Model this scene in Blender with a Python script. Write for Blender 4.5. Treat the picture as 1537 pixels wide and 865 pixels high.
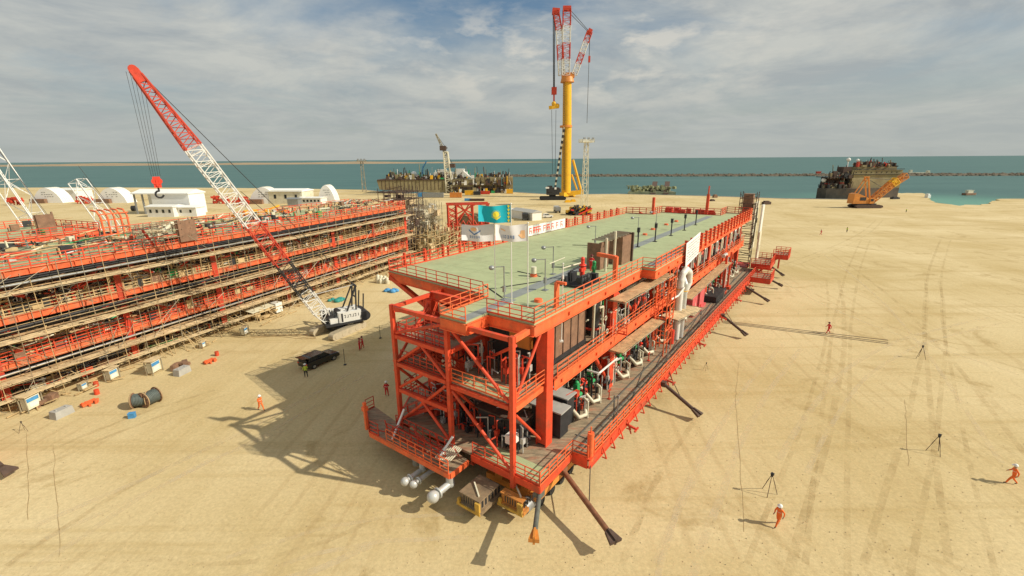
import bpy, math, random
from mathutils import Vector, Matrix
R = math.radians
rnd = random.Random(7)
scene = bpy.context.scene
for o in list(bpy.data.objects):
    bpy.data.objects.remove(o)

# ---------------------------------------------------------------- camera, sky, sun, exposure
CAM_H = 25.0
FPX, CX, CY = 685.8, 768.5, 432.5
PITCH, ROLL = R(15.77), R(0.40)
cam_data = bpy.data.cameras.new('camera')
cam_data.sensor_width = 36.0
cam_data.lens = 36.0 * FPX / 1537.0
cam_data.clip_start = 0.5
cam_data.clip_end = 90000.0
cam = bpy.data.objects.new('camera', cam_data)
scene.collection.objects.link(cam)
cam.matrix_world = Matrix.Translation((0, 0, CAM_H)) @ Matrix.Rotation(R(90) - PITCH, 4, 'X') @ Matrix.Rotation(-ROLL, 4, 'Z')
scene.camera = cam
scene.render.resolution_x, scene.render.resolution_y = 1024, 576

SUN_DIR = Vector((1.316, -0.32, 1.0)).normalized()      # towards the sun
SUN_EL = math.asin(SUN_DIR.z)
SUN_AZ = math.atan2(SUN_DIR.x, SUN_DIR.y)
world = bpy.data.worlds.new("World")
scene.world = world
world.use_nodes = True
wn, wl = world.node_tree.nodes, world.node_tree.links
wn.clear()
def N(t, **kw):
    n = wn.new(t)
    for k, v in kw.items():
        setattr(n, k, v)
    return n
sky = N('ShaderNodeTexSky', sky_type='NISHITA', sun_disc=False, sun_elevation=SUN_EL, sun_rotation=SUN_AZ)
sky.air_density = 1.0; sky.dust_density = 2.5; sky.ozone_density = 1.2
tc = N('ShaderNodeTexCoord')
sep = N('ShaderNodeSeparateXYZ'); wl.new(tc.outputs['Generated'], sep.inputs[0])
def M_(op, a, b=None, c=None, clamp=False):
    n = N('ShaderNodeMath', operation=op); n.use_clamp = clamp
    for i, q in enumerate((a, b, c)):
        if q is None: continue
        if isinstance(q, (int, float)): n.inputs[i].default_value = q
        else: wl.new(q, n.inputs[i])
    return n.outputs[0]
zc = M_('MAXIMUM', sep.outputs['Z'], 0.0)
den = M_('ADD', zc, 0.13)
cu = M_('DIVIDE', sep.outputs['X'], den); cv = M_('DIVIDE', sep.outputs['Y'], den)
comb = N('ShaderNodeCombineXYZ'); wl.new(cu, comb.inputs[0]); wl.new(cv, comb.inputs[1])
def noise(vec, scale, detail, rough, dist=0.0, w=None):
    n = N('ShaderNodeTexNoise'); n.inputs['Scale'].default_value = scale
    n.inputs['Detail'].default_value = detail; n.inputs['Roughness'].default_value = rough
    n.inputs['Distortion'].default_value = dist
    wl.new(vec, n.inputs['Vector']); return n.outputs['Fac']
def ramp(val, pts):
    n = N('ShaderNodeValToRGB'); wl.new(val, n.inputs[0])
    e = n.color_ramp.elements
    e[0].position, e[0].color = pts[0][0], pts[0][1]
    e[1].position, e[1].color = pts[-1][0], pts[-1][1]
    for p, c in pts[1:-1]:
        x = e.new(p); x.color = c
    return n.outputs[0]
g4 = lambda v: (v, v, v, 1)
def mixc(f, a, b, t='MIX'):
    n = N('ShaderNodeMix', data_type='RGBA', blend_type=t)
    if isinstance(f, (int, float)): n.inputs[0].default_value = f
    else: wl.new(f, n.inputs[0])
    for i, q in ((6, a), (7, b)):
        if isinstance(q, tuple): n.inputs[i].default_value = q
        else: wl.new(q, n.inputs[i])
    return n.outputs[2]
big = noise(comb.outputs[0], 0.42, 7, 0.62, 0.5)
veil = ramp(big, [(0.36, g4(0.0)), (0.60, g4(1.0))])
# opening in the clouds, up and just right of the yard's middle
az = M_('ARCTAN2', sep.outputs['X'], sep.outputs['Y'])
hole = M_('SUBTRACT', 1.0, M_('MULTIPLY', M_('ABSOLUTE', M_('SUBTRACT', az, -0.02)), 2.0), clamp=True)
hz = ramp(sep.outputs['Z'], [(0.10, g4(0)), (0.27, g4(1))])
veil2 = M_('SUBTRACT', M_('ADD', veil, 0.50), M_('MULTIPLY', M_('MULTIPLY', hole, hz), 1.12), clamp=True)
# low cumulus puffs
mp = N('ShaderNodeMapping'); mp.inputs['Scale'].default_value = (1, 1, 2.6); wl.new(tc.outputs['Generated'], mp.inputs[0])
puf = noise(mp.outputs[0], 9.5, 8, 0.56, 0.1)
puff = ramp(puf, [(0.50, g4(0)), (0.64, g4(0.9))])
band = ramp(sep.outputs['Z'], [(0.07, g4(0)), (0.13, g4(1)), (0.22, g4(0.9)), (0.30, g4(0))])
bandaz = M_('SUBTRACT', 1.25, M_('MULTIPLY', M_('ABSOLUTE', M_('SUBTRACT', az, 0.12)), 2.0), clamp=True)
puffm = M_('MULTIPLY', M_('MULTIPLY', puff, band), bandaz)
shade = noise(comb.outputs[0], 1.1, 6, 0.65, 0.4)
cloudc = mixc(ramp(shade, [(0.38, g4(0)), (0.62, g4(1))]), (3.8, 4.2, 4.4, 1), (5.9, 6.0, 5.6, 1))
skyb = mixc(1.0, sky.outputs[0], (0.85, 0.98, 1.0, 1), 'MULTIPLY')
c1 = mixc(veil2, skyb, cloudc)
c2 = mixc(puffm, c1, (7.2, 6.9, 6.1, 1))
hazef = ramp(sep.outputs['Z'], [(0.0, g4(0.9)), (0.06, g4(0.6)), (0.22, g4(0.0))])
c3 = mixc(hazef, c2, (4.35, 4.65, 4.4, 1))
bg = N('ShaderNodeBackground'); bg.inputs['Strength'].default_value = 0.089
wl.new(c3, bg.inputs[0])
wo = N('ShaderNodeOutputWorld'); wl.new(bg.outputs[0], wo.inputs[0])

sun_data = bpy.data.lights.new('sun', 'SUN')
sun_data.energy = 4.2; sun_data.angle = R(0.5); sun_data.color = (1.0, 0.92, 0.76)
sun = bpy.data.objects.new('sun', sun_data)
scene.collection.objects.link(sun)
sun.rotation_euler = (-SUN_DIR).to_track_quat('-Z', 'Y').to_euler()
scene.view_settings.view_transform = 'Standard'
scene.view_settings.look = 'None'
scene.view_settings.exposure = 0.14
scene.view_settings.gamma = 1.0
scene.view_settings.use_curve_mapping = False

# ---------------------------------------------------------------- helpers
def ray(px, py):
    dx, dy = px - CX, py - CY
    c, s = math.cos(ROLL), math.sin(ROLL)
    x = dx * c - dy * s; y = dx * s + dy * c
    return x, FPX * math.cos(PITCH) - y * math.sin(PITCH), -FPX * math.sin(PITCH) - y * math.cos(PITCH)
def at(px, py, z=0.0):
    x, f, u = ray(px, py); t = (z - CAM_H) / u
    return Vector((x * t, f * t, z))
def at_depth(px, py, y):
    x, f, u = ray(px, py); t = y / f
    return Vector((x * t, y, CAM_H + u * t))
def height(P, py, px=None):
    """height above the ground of the pixel row py over the ground point P"""
    lo, hi = -20.0, min(400.0, CAM_H + 0.97 * P[1] / math.tan(PITCH))
    for _ in range(50):
        m = (lo + hi) / 2
        dz = m - CAM_H
        c = P[1] * math.cos(PITCH) - dz * math.sin(PITCH); u = P[1] * math.sin(PITCH) + dz * math.cos(PITCH)
        x = P[0] / c * FPX; y = -u / c * FPX
        yy = CY - x * math.sin(ROLL) + y * math.cos(ROLL)
        if yy > py: lo = m
        else: hi = m
    return lo
def scale_at(P):
    return abs(height(P, 300) - height(P, 290)) / 10.0      # metres per pixel

MATS = {}
def mat(name, col, rough=0.6, metal=0.0, vary=0.15, scale=1.5, bump=0.0, dirt=None, dirt_amt=0.35, stretch=None, spec=0.5):
    if name in MATS: return MATS[name]
    m = bpy.data.materials.new(name); m.use_nodes = True
    nt = m.node_tree; n, l = nt.nodes, nt.links
    b = n['Principled BSDF']
    b.inputs['Roughness'].default_value = rough; b.inputs['Metallic'].default_value = metal
    b.inputs['Specular IOR Level'].default_value = spec
    geo = n.new('ShaderNodeNewGeometry'); oi = n.new('ShaderNodeObjectInfo')
    mpn = n.new('ShaderNodeMapping'); l.new(geo.outputs['Position'], mpn.inputs[0])
    if stretch: mpn.inputs['Scale'].default_value = stretch[:3]; mpn.inputs['Rotation'].default_value = (0, 0, stretch[3] if len(stretch) > 3 else 0)
    no = n.new('ShaderNodeTexNoise'); no.inputs['Scale'].default_value = scale; no.inputs['Detail'].default_value = 6
    no.inputs['Roughness'].default_value = 0.65
    l.new(mpn.outputs[0], no.inputs['Vector'])
    r = n.new('ShaderNodeValToRGB'); l.new(no.outputs['Fac'], r.inputs[0])
    a = [max(0, c * (1 - vary)) for c in col]; z = [min(1, c * (1 + vary)) for c in col]
    r.color_ramp.elements[0].position = 0.3; r.color_ramp.elements[0].color = (*a, 1)
    r.color_ramp.elements[1].position = 0.7; r.color_ramp.elements[1].color = (*z, 1)
    out = r.outputs[0]
    if dirt:
        no2 = n.new('ShaderNodeTexNoise'); no2.inputs['Scale'].default_value = scale * 0.37; no2.inputs['Detail'].default_value = 9
        no2.inputs['Roughness'].default_value = 0.75
        l.new(mpn.outputs[0], no2.inputs['Vector'])
        r2 = n.new('ShaderNodeValToRGB'); l.new(no2.outputs['Fac'], r2.inputs[0])
        r2.color_ramp.elements[0].position = 0.5; r2.color_ramp.elements[0].color = (0, 0, 0, 1)
        r2.color_ramp.elements[1].position = 0.68; r2.color_ramp.elements[1].color = (dirt_amt,) * 3 + (1,)
        mx = n.new('ShaderNodeMix'); mx.data_type = 'RGBA'
        l.new(r2.outputs[0], mx.inputs[0]); l.new(out, mx.inputs[6]); mx.inputs[7].default_value = (*dirt, 1)
        out = mx.outputs[2]
    l.new(out, b.inputs['Base Color'])
    if bump:
        bp = n.new('ShaderNodeBump'); bp.inputs['Strength'].default_value = bump; bp.inputs['Distance'].default_value = 0.05
        l.new(no.outputs['Fac'], bp.inputs['Height']); l.new(bp.outputs[0], b.inputs['Normal'])
    MATS[name] = m
    return m

class MB:
    def __init__(s):
        s.v, s.f, s.sm, s.mi, s.cur = [], [], [], [], 0
    def add(s, vs, fs, smooth=False):
        k = len(s.v); s.v.extend([tuple(q) for q in vs])
        for f in fs:
            s.f.append([i + k for i in f]); s.sm.append(smooth); s.mi.append(s.cur)
        return s
    def box(s, x0, x1, y0, y1, z0, z1):
        return s.add([(x0, y0, z0), (x1, y0, z0), (x1, y1, z0), (x0, y1, z0), (x0, y0, z1), (x1, y0, z1), (x1, y1, z1), (x0, y1, z1)],
                     [(3, 2, 1, 0), (4, 5, 6, 7), (0, 1, 5, 4), (1, 2, 6, 5), (2, 3, 7, 6), (3, 0, 4, 7)])
    def cbox(s, c, d, rz=0.0):
        cs, sn = math.cos(rz), math.sin(rz); vs = []
        for z in (-.5, .5):
            for x, y in ((-.5, -.5), (.5, -.5), (.5, .5), (-.5, .5)):
                X, Y = x * d[0], y * d[1]
                vs.append((c[0] + X * cs - Y * sn, c[1] + X * sn + Y * cs, c[2] + z * d[2]))
        return s.add(vs, [(3, 2, 1, 0), (4, 5, 6, 7), (0, 1, 5, 4), (1, 2, 6, 5), (2, 3, 7, 6), (3, 0, 4, 7)])
    def frame_(s, p, q):
        p, q = Vector(p), Vector(q); d = (q - p)
        if d.length < 1e-6: d = Vector((0, 0, 1e-3))
        d = d.normalized()
        up = Vector((0, 0, 1)) if abs(d.z) < 0.95 else Vector((1, 0, 0))
        a = d.cross(up).normalized(); b = a.cross(d).normalized()
        return p, q, a, b
    def bar(s, p, q, w=0.2, h=None):
        h = h or w
        p, q, a, b = s.frame_(p, q)
        vs = [c + a * x * w / 2 + b * y * h / 2 for c in (p, q) for x, y in ((-1, -1), (1, -1), (1, 1), (-1, 1))]
        return s.add(vs, [(3, 2, 1, 0), (4, 5, 6, 7), (0, 1, 5, 4), (1, 2, 6, 5), (2, 3, 7, 6), (3, 0, 4, 7)])
    def ibeam(s, p, q, w=0.3, h=0.8, t=0.05):
        p, q, a, b = s.frame_(p, q)
        for (cx_, cy_, ww, hh) in ((0, h / 2 - t / 2, w, t), (0, -h / 2 + t / 2, w, t), (0, 0, t, h - 2 * t)):
            vs = [c + a * (cx_ + x * ww / 2) + b * (cy_ + y * hh / 2) for c in (p, q) for x, y in ((-1, -1), (1, -1), (1, 1), (-1, 1))]
            s.add(vs, [(3, 2, 1, 0), (4, 5, 6, 7), (0, 1, 5, 4), (1, 2, 6, 5), (2, 3, 7, 6), (3, 0, 4, 7)])
        return s
    def tube(s, p, q, r=0.1, r2=None, n=8, cap=True):
        r2 = r if r2 is None else r2
        p, q, a, b = s.frame_(p, q)
        vs = []
        for c, rr in ((p, r), (q, r2)):
            for i in range(n):
                t = 2 * math.pi * i / n
                vs.append(c + a * math.cos(t) * rr + b * math.sin(t) * rr)
        fs = [(i, i + n, (i + 1) % n + n, (i + 1) % n) for i in range(n)]
        s.add(vs, fs, n > 5)
        if cap:
            s.add(vs[:n], [tuple(range(n))]); s.add(vs[n:], [tuple(reversed(range(n)))])
        return s
    def path(s, pts, r=0.1, n=8):
        for i in range(len(pts) - 1):
            s.tube(pts[i], pts[i + 1], r, None, n)
            if 0 < i: s.ball(pts[i], r * 1.02, n, 4)
        return s
    def ball(s, c, r, n=10, m=6, sz=1.0):
        vs, fs = [(c[0], c[1], c[2] + r * sz)], []
        for j in range(1, m):
            ph = math.pi * j / m
            for i in range(n):
                t = 2 * math.pi * i / n
                vs.append((c[0] + r * math.sin(ph) * math.cos(t), c[1] + r * math.sin(ph) * math.sin(t), c[2] + r * sz * math.cos(ph)))
        vs.append((c[0], c[1], c[2] - r * sz))
        for i in range(n):
            fs.append((0, 1 + i, 1 + (i + 1) % n))
            for j in range(m - 2):
                A = 1 + j * n
                fs.append((A + i, A + n + i, A + n + (i + 1) % n, A + (i + 1) % n))
            A = 1 + (m - 2) * n
            fs.append((A + i, len(vs) - 1, A + (i + 1) % n))
        return s.add(vs, fs, True)
    def ring(s, c, ax, R_, r, n=14, m=5):
        c = Vector(c); p, q, a, b = s.frame_(c, c + Vector(ax)); d = (q - p).normalized()
        vs, fs = [], []
        for i in range(n):
            t = 2 * math.pi * i / n; o = a * math.cos(t) + b * math.sin(t)
            for j in range(m):
                u = 2 * math.pi * j / m
                vs.append(c + o * (R_ + r * math.cos(u)) + d * r * math.sin(u))
        for i in range(n):
            for j in range(m):
                fs.append((i * m + j, ((i + 1) % n) * m + j, ((i + 1) % n) * m + (j + 1) % m, i * m + (j + 1) % m))
        return s.add(vs, fs, True)
    def prism(s, poly, z0, z1):
        n = len(poly)
        vs = [(x, y, z0) for x, y in poly] + [(x, y, z1) for x, y in poly]
        fs = [(i, (i + 1) % n, (i + 1) % n + n, i + n) for i in range(n)]
        fs.append(tuple(reversed(range(n)))); fs.append(tuple(range(n, 2 * n)))
        return s.add(vs, fs)
    def extrude(s, poly, o, a, b, d):
        """2D outline in the plane (a, b) at o, pushed along d"""
        o, a, b, d = Vector(o), Vector(a), Vector(b), Vector(d); n = len(poly)
        vs = [o + a * x + b * y for x, y in poly] + [o + a * x + b * y + d for x, y in poly]
        fs = [(i, (i + 1) % n, (i + 1) % n + n, i + n) for i in range(n)]
        fs.append(tuple(reversed(range(n)))); fs.append(tuple(range(n, 2 * n)))
        return s.add(vs, fs)
    def lattice(s, p, q, w, h, n, r=0.08, rd=0.045, w2=None, h2=None):
        w2 = w if w2 is None else w2; h2 = h if h2 is None else h2
        p, q, a, b = s.frame_(p, q)
        C = lambda t, i: p.lerp(q, t) + a * ((-1, 1, 1, -1)[i]) * (w + (w2 - w) * t) / 2 + b * ((-1, -1, 1, 1)[i]) * (h + (h2 - h) * t) / 2
        for i in range(4): s.tube(C(0, i), C(1, i), r, None, 5, False)
        for k in range(n):
            t0, t1 = k / n, (k + 1) / n
            for i in range(4):
                j = (i + 1) % 4
                s.tube(C(t0, i), C(t1, j), rd, None, 3, False) if (k + i) % 2 else s.tube(C(t1, i), C(t0, j), rd, None, 3, False)
                if k % 2 == 0: s.tube(C(t0, i), C(t0, j), rd, None, 3, False)
        for i in range(4): s.tube(C(1, i), C(1, (i + 1) % 4), rd, None, 4, False)
        return s
    def rail(s, pts, h=1.1, step=1.6, r=0.03, toe=True, mid=3):
        step = max(.8, step * .88)
        for i in range(len(pts) - 1):
            p, q = Vector(pts[i]), Vector(pts[i + 1]); L = (q - p).length; k = max(1, int(round(L / step)))
            for j in range(k + 1):
                c = p.lerp(q, j / k); s.bar(c, c + Vector((0, 0, h)), r * 2)
            for m in range(1, mid + 1):
                dz = Vector((0, 0, h * m / mid)); s.bar(p + dz, q + dz, r * 1.8)
            if toe: s.bar(p + Vector((0, 0, .08)), q + Vector((0, 0, .08)), 0.02, 0.14)
        return s
    def build(s, name, material, parent=None, loc=None, rz=None):
        me = bpy.data.meshes.new(name)
        me.from_pydata(s.v, [], s.f)
        me.polygons.foreach_set('use_smooth', s.sm)
        ms = material if isinstance(material, (list, tuple)) else [material]
        for m in ms: me.materials.append(m)
        if len(ms) > 1: me.polygons.foreach_set('material_index', s.mi)
        me.update()
        o = bpy.data.objects.new(name, me); scene.collection.objects.link(o)
        if parent is not None: o.parent = parent
        if loc is not None: o.location = loc
        if rz is not None: o.rotation_euler = (0, 0, rz)
        return o
def tag(o, label=None, cat=None, group=None, kind=None):
    if label: o['label'] = label
    if cat: o['category'] = cat
    if group: o['group'] = group
    if kind: o['kind'] = kind
    return o
def thing(name, label, cat, loc=(0, 0, 0), rz=0.0, group=None):
    o = bpy.data.objects.new(name, None); scene.collection.objects.link(o)
    o.location = loc; o.rotation_euler = (0, 0, rz); o.empty_display_size = 0.5
    return tag(o, label, cat, group)
def clone(o, loc=None, rz=None, label=None, parent=None, scale=None):
    c = o.copy(); scene.collection.objects.link(c); c.parent = parent
    for ch in list(o.children): clone(ch, parent=c)
    if loc is not None: c.location = loc
    if rz is not None: c.rotation_euler = (0, 0, rz)
    if scale is not None: c.scale = (scale,) * 3
    if label: c['label'] = label
    return c

# ---------------------------------------------------------------- materials
ORANGE = mat('orange_red_paint', (0.70, 0.072, 0.024), 0.6, 0, 0.2, 1.6, 0.1, (0.30, 0.10, 0.05), 0.8)
ORANGE2 = mat('orange_bright_paint', (0.86, 0.15, 0.045), 0.6, 0, 0.2, 1.6, 0.1, (0.42, 0.16, 0.08), 0.75)
RED = mat('red_paint', (0.58, 0.052, 0.022), 0.55, 0, 0.2, 1.2, 0, (0.25, 0.08, 0.04), 0.6)
PINKRED = mat('faded_red_paint', (0.66, 0.12, 0.12), 0.6, 0, 0.2, 2)
GREENDECK = mat('pale_green_deck_paint', (0.385, 0.43, 0.235), 0.8, 0, 0.09, 0.9, 0.0, (0.30, 0.30, 0.17), 0.6)
PLANKDECK = mat('worn_steel_deck', (0.29, 0.225, 0.145), 0.85, 0, 0.5, 1.4, 0.3, (0.46, 0.15, 0.08), 0.75, stretch=(0.8, 3.2, 1, R(-53.8)))
GREYDECK = mat('grey_deck_walkway', (0.24, 0.26, 0.25), 0.8, 0, 0.12, 1.5)
WOOD = mat('scaffold_board', (0.50, 0.33, 0.17), 0.85, 0, 0.35, 1.6, 0.2, (0.16, 0.11, 0.06), 0.5)
WOOD2 = mat('pale_scaffold_board', (0.62, 0.48, 0.28), 0.85, 0, 0.35, 1.2, 0.2, (0.25, 0.17, 0.09), 0.6)
SCAF = mat('galvanised_scaffold_tube', (0.34, 0.30, 0.21), 0.5, 0.2, 0.4, 0.7, 0, (0.30, 0.14, 0.06), 0.7)
STRAW = mat('rusty_scaffold_tube', (0.50, 0.36, 0.18), 0.7, 0, 0.4, 0.6)
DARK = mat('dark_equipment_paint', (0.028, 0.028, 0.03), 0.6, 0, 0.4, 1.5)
STEEL = mat('grey_steel', (0.32, 0.33, 0.33), 0.45, 0.5, 0.2, 2)
GREYP = mat('light_grey_pipe', (0.55, 0.55, 0.52), 0.4, 0.2, 0.15, 2)
WHITE = mat('white_paint', (0.76, 0.75, 0.70), 0.5, 0, 0.06, 0.8, 0, (0.5, 0.44, 0.34), 0.3)
CREAM = mat('cream_paint', (0.70, 0.66, 0.50), 0.55, 0, 0.1, 0.8, 0, (0.42, 0.33, 0.2), 0.5)
YELLOW = mat('yellow_paint', (0.83, 0.46, 0.02), 0.45, 0, 0.1, 0.8, 0, (0.45, 0.24, 0.03), 0.4)
CRANEORANGE = mat('crane_orange_paint', (0.66, 0.25, 0.045), 0.5, 0, 0.15, 0.8, 0, (0.25, 0.12, 0.04), 0.5)
GREENV = mat('green_valve_paint', (0.02, 0.30, 0.09), 0.45, 0, 0.15, 2)
REDV = mat('red_valve_paint', (0.80, 0.06, 0.03), 0.45, 0, 0.15, 2)
BROWN = mat('brown_cladding', (0.25, 0.14, 0.085), 0.8, 0, 0.3, 1.3, 0.1, (0.12, 0.08, 0.05), 0.6)
RUST = mat('rusty_pipe', (0.22, 0.095, 0.045), 0.8, 0, 0.35, 2.0)
DKRUST = mat('dark_rusty_steel', (0.09, 0.055, 0.04), 0.8, 0, 0.35, 2.0)
CONCRETE = mat('concrete', (0.40, 0.39, 0.36), 0.85, 0, 0.12, 1.5, 0.1)
BLUE = mat('blue_paint', (0.07, 0.28, 0.55), 0.6, 0, 0.3, 2)
TEAL = mat('teal_tarpaulin', (0.03, 0.25, 0.22), 0.7, 0, 0.3, 2)
RUBBER = mat('rubber', (0.02, 0.02, 0.02), 0.85, 0, 0.2, 3)
GLASS = mat('dark_glass', (0.02, 0.025, 0.03), 0.08, 0, 0.1, 2)
BLACKP = mat('black_car_paint', (0.012, 0.012, 0.014), 0.15, 0, 0.1, 1, spec=0.8)
KHAKI = mat('weathered_khaki_hull', (0.30, 0.25, 0.13), 0.8, 0, 0.2, 0.12, 0, (0.17, 0.10, 0.05), 0.7)
HULLDARK = mat('dark_hull', (0.045, 0.055, 0.055), 0.7, 0, 0.4, 0.15, 0, (0.12, 0.05, 0.03), 0.7)
CANVAS = mat('white_canvas', (0.80, 0.80, 0.77), 0.8, 0, 0.04, 0.3)
TURQ = mat('turquoise_cloth', (0.0, 0.42, 0.52), 0.7, 0, 0.05, 3)
SUNY = mat('yellow_cloth', (0.85, 0.72, 0.05), 0.7, 0, 0.05, 3)
CLOTH = mat('white_cloth', (0.72, 0.71, 0.72), 0.8, 0, 0.05, 1.5)
NAVY = mat('navy_print', (0.10, 0.20, 0.42), 0.8, 0, 0.1, 3)
APRICOT = mat('apricot_print', (0.80, 0.48, 0.25), 0.8, 0, 0.1, 3)
ROPE = mat('dark_wire_rope', (0.05, 0.045, 0.04), 0.6, 0.3, 0.2, 3)

# ---------------------------------------------------------------- ground, sea, far shore
def sand_material():
    m = bpy.data.materials.new('sand'); m.use_nodes = True
    n, l = m.node_tree.nodes, m.node_tree.links; b = n['Principled BSDF']
    b.inputs['Roughness'].default_value = 0.95; b.inputs['Specular IOR Level'].default_value = 0.1
    geo = n.new('ShaderNodeNewGeometry')
    def no(scale, detail, rough, st=None, rz=0, dist=0):
        mpn = n.new('ShaderNodeMapping'); l.new(geo.outputs['Position'], mpn.inputs[0])
        if st: mpn.inputs['Scale'].default_value = st
        mpn.inputs['Rotation'].default_value = (0, 0, rz)
        t = n.new('ShaderNodeTexNoise'); t.inputs['Scale'].default_value = scale; t.inputs['Detail'].default_value = detail
        t.inputs['Roughness'].default_value = rough; t.inputs['Distortion'].default_value = dist
        l.new(mpn.outputs[0], t.inputs['Vector']); return t.outputs['Fac']
    def rp(v, p0, c0, p1, c1):
        r = n.new('ShaderNodeValToRGB'); l.new(v, r.inputs[0])
        r.color_ramp.elements[0].position = p0; r.color_ramp.elements[0].color = c0
        r.color_ramp.elements[1].position = p1; r.color_ramp.elements[1].color = c1
        return r.outputs[0]
    def mx(f, a, bcol, t='MIX'):
        q = n.new('ShaderNodeMix'); q.data_type = 'RGBA'; q.blend_type = t
        if isinstance(f, float): q.inputs[0].default_value = f
        else: l.new(f, q.inputs[0])
        for i, z in ((6, a), (7, bcol)):
            if isinstance(z, tuple): q.inputs[i].default_value = z
            else: l.new(z, q.inputs[i])
        return q.outputs[2]
    patch = no(0.035, 7, 0.6, dist=0.6)
    base = rp(patch, 0.32, (0.515, 0.39, 0.185, 1), 0.68, (0.70, 0.57, 0.335, 1))
    # worn wheel lanes running along the yard
    lanes = no(0.5, 4, 0.6, (1.0, 0.05, 1), R(30), 0.3)
    base = mx(rp(lanes, 0.45, (0, 0, 0, 1), 0.72, (0.5, 0.5, 0.5, 1)), base, (0.67, 0.54, 0.30, 1))
    cross = no(0.32, 5, 0.7, (0.06, 1.0, 1), R(-8), 0.2)
    base = mx(rp(cross, 0.52, (0, 0, 0, 1), 0.70, (0.6, 0.6, 0.6, 1)), base, (0.45, 0.325, 0.14, 1))
    tw = n.new('ShaderNodeTexWave'); tw.wave_type = 'BANDS'; tw.inputs['Scale'].default_value = 0.16; tw.inputs['Distortion'].default_value = 45; tw.inputs['Detail'].default_value = 3; tw.inputs['Detail Scale'].default_value = 0.16
    mt_ = n.new('ShaderNodeMapping'); mt_.inputs['Scale'].default_value = (1, 0.25, 1); mt_.inputs['Rotation'].default_value = (0, 0, R(32)); l.new(geo.outputs['Position'], mt_.inputs[0]); l.new(mt_.outputs[0], tw.inputs['Vector'])
    trk = rp(tw.outputs['Fac'], 0.86, (0, 0, 0, 1), 0.97, (0.27, 0.27, 0.27, 1))
    brk = rp(no(0.09, 3, 0.6), 0.45, (0, 0, 0, 1), 0.6, (1, 1, 1, 1))
    base = mx(mx(1.0, trk, brk, 'MULTIPLY'), base, (0.41, 0.285, 0.135, 1))
    damp = no(0.11, 9, 0.72, dist=1.2)
    base = mx(rp(damp, 0.56, (0, 0, 0, 1), 0.66, (0.62, 0.62, 0.62, 1)), base, (0.40, 0.285, 0.125, 1))
    grain = no(3.5, 8, 0.85)
    base = mx(1.0, base, rp(grain, 0.30, (0.74, 0.74, 0.74, 1), 0.72, (1.2, 1.2, 1.2, 1)), 'MULTIPLY')
    l.new(base, b.inputs['Base Color'])
    bp = n.new('ShaderNodeBump'); bp.inputs['Strength'].default_value = 0.5; bp.inputs['Distance'].default_value = 0.06
    l.new(no(1.6, 9, 0.75), bp.inputs['Height']); l.new(bp.outputs[0], b.inputs['Normal'])
    return m
SAND = sand_material()
shore_px = [(-260, 283), (0, 282), (120, 281.5), (300, 282), (430, 283), (545, 285), (600, 291), (775, 289), (830, 292.5), (930, 291.5), (1060, 294.5),
            (1180, 298.5), (1290, 300), (1338, 290), (1384, 290), (1392, 296), (1402, 304), (1440, 309), (1488, 306), (1502, 298.5), (1620, 298), (1900, 297)]
shore = []
_q = random.Random(2)
for (a_, b_) in zip(shore_px[:-1], shore_px[1:]):
    k_n = 6 if a_[0] > 1330 and a_[0] < 1510 else 1
    for k_ in range(k_n):
        t_ = k_ / k_n; p_ = at(a_[0] + (b_[0] - a_[0]) * t_, a_[1] + (b_[1] - a_[1]) * t_)
        if k_: p_ += Vector((_q.uniform(-2, 2), _q.uniform(-2.5, 2.5), 0))
        shore.append(p_)
shore.append(at(*shore_px[-1]))
pts = [(-900, -250), (900, -250)] + [(p.x, p.y) for p in reversed(shore)]
SEA_Z = -1.6
gm = MB()
n = len(pts)
gm.add([(x, y, 0) for x, y in pts], [tuple(range(n))])
gm.add([(x, y, 0) for x, y in pts[2:]] + [(x, y + 1.0, SEA_Z - 3) for x, y in pts[2:]], [(i, i + n - 2, i + n - 1, i + 1) for i in range(n - 3)])
tag(gm.build('ground', SAND), 'flat pale sand yard reaching from under the camera to the quay', None, None, 'structure')
bed = MB(); bed.add([(-60000, 100, -7), (60000, 100, -7), (60000, 60000, -7), (-60000, 60000, -7)], [(0, 1, 2, 3)])
tag(bed.build('seabed', SAND), kind='structure')
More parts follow.
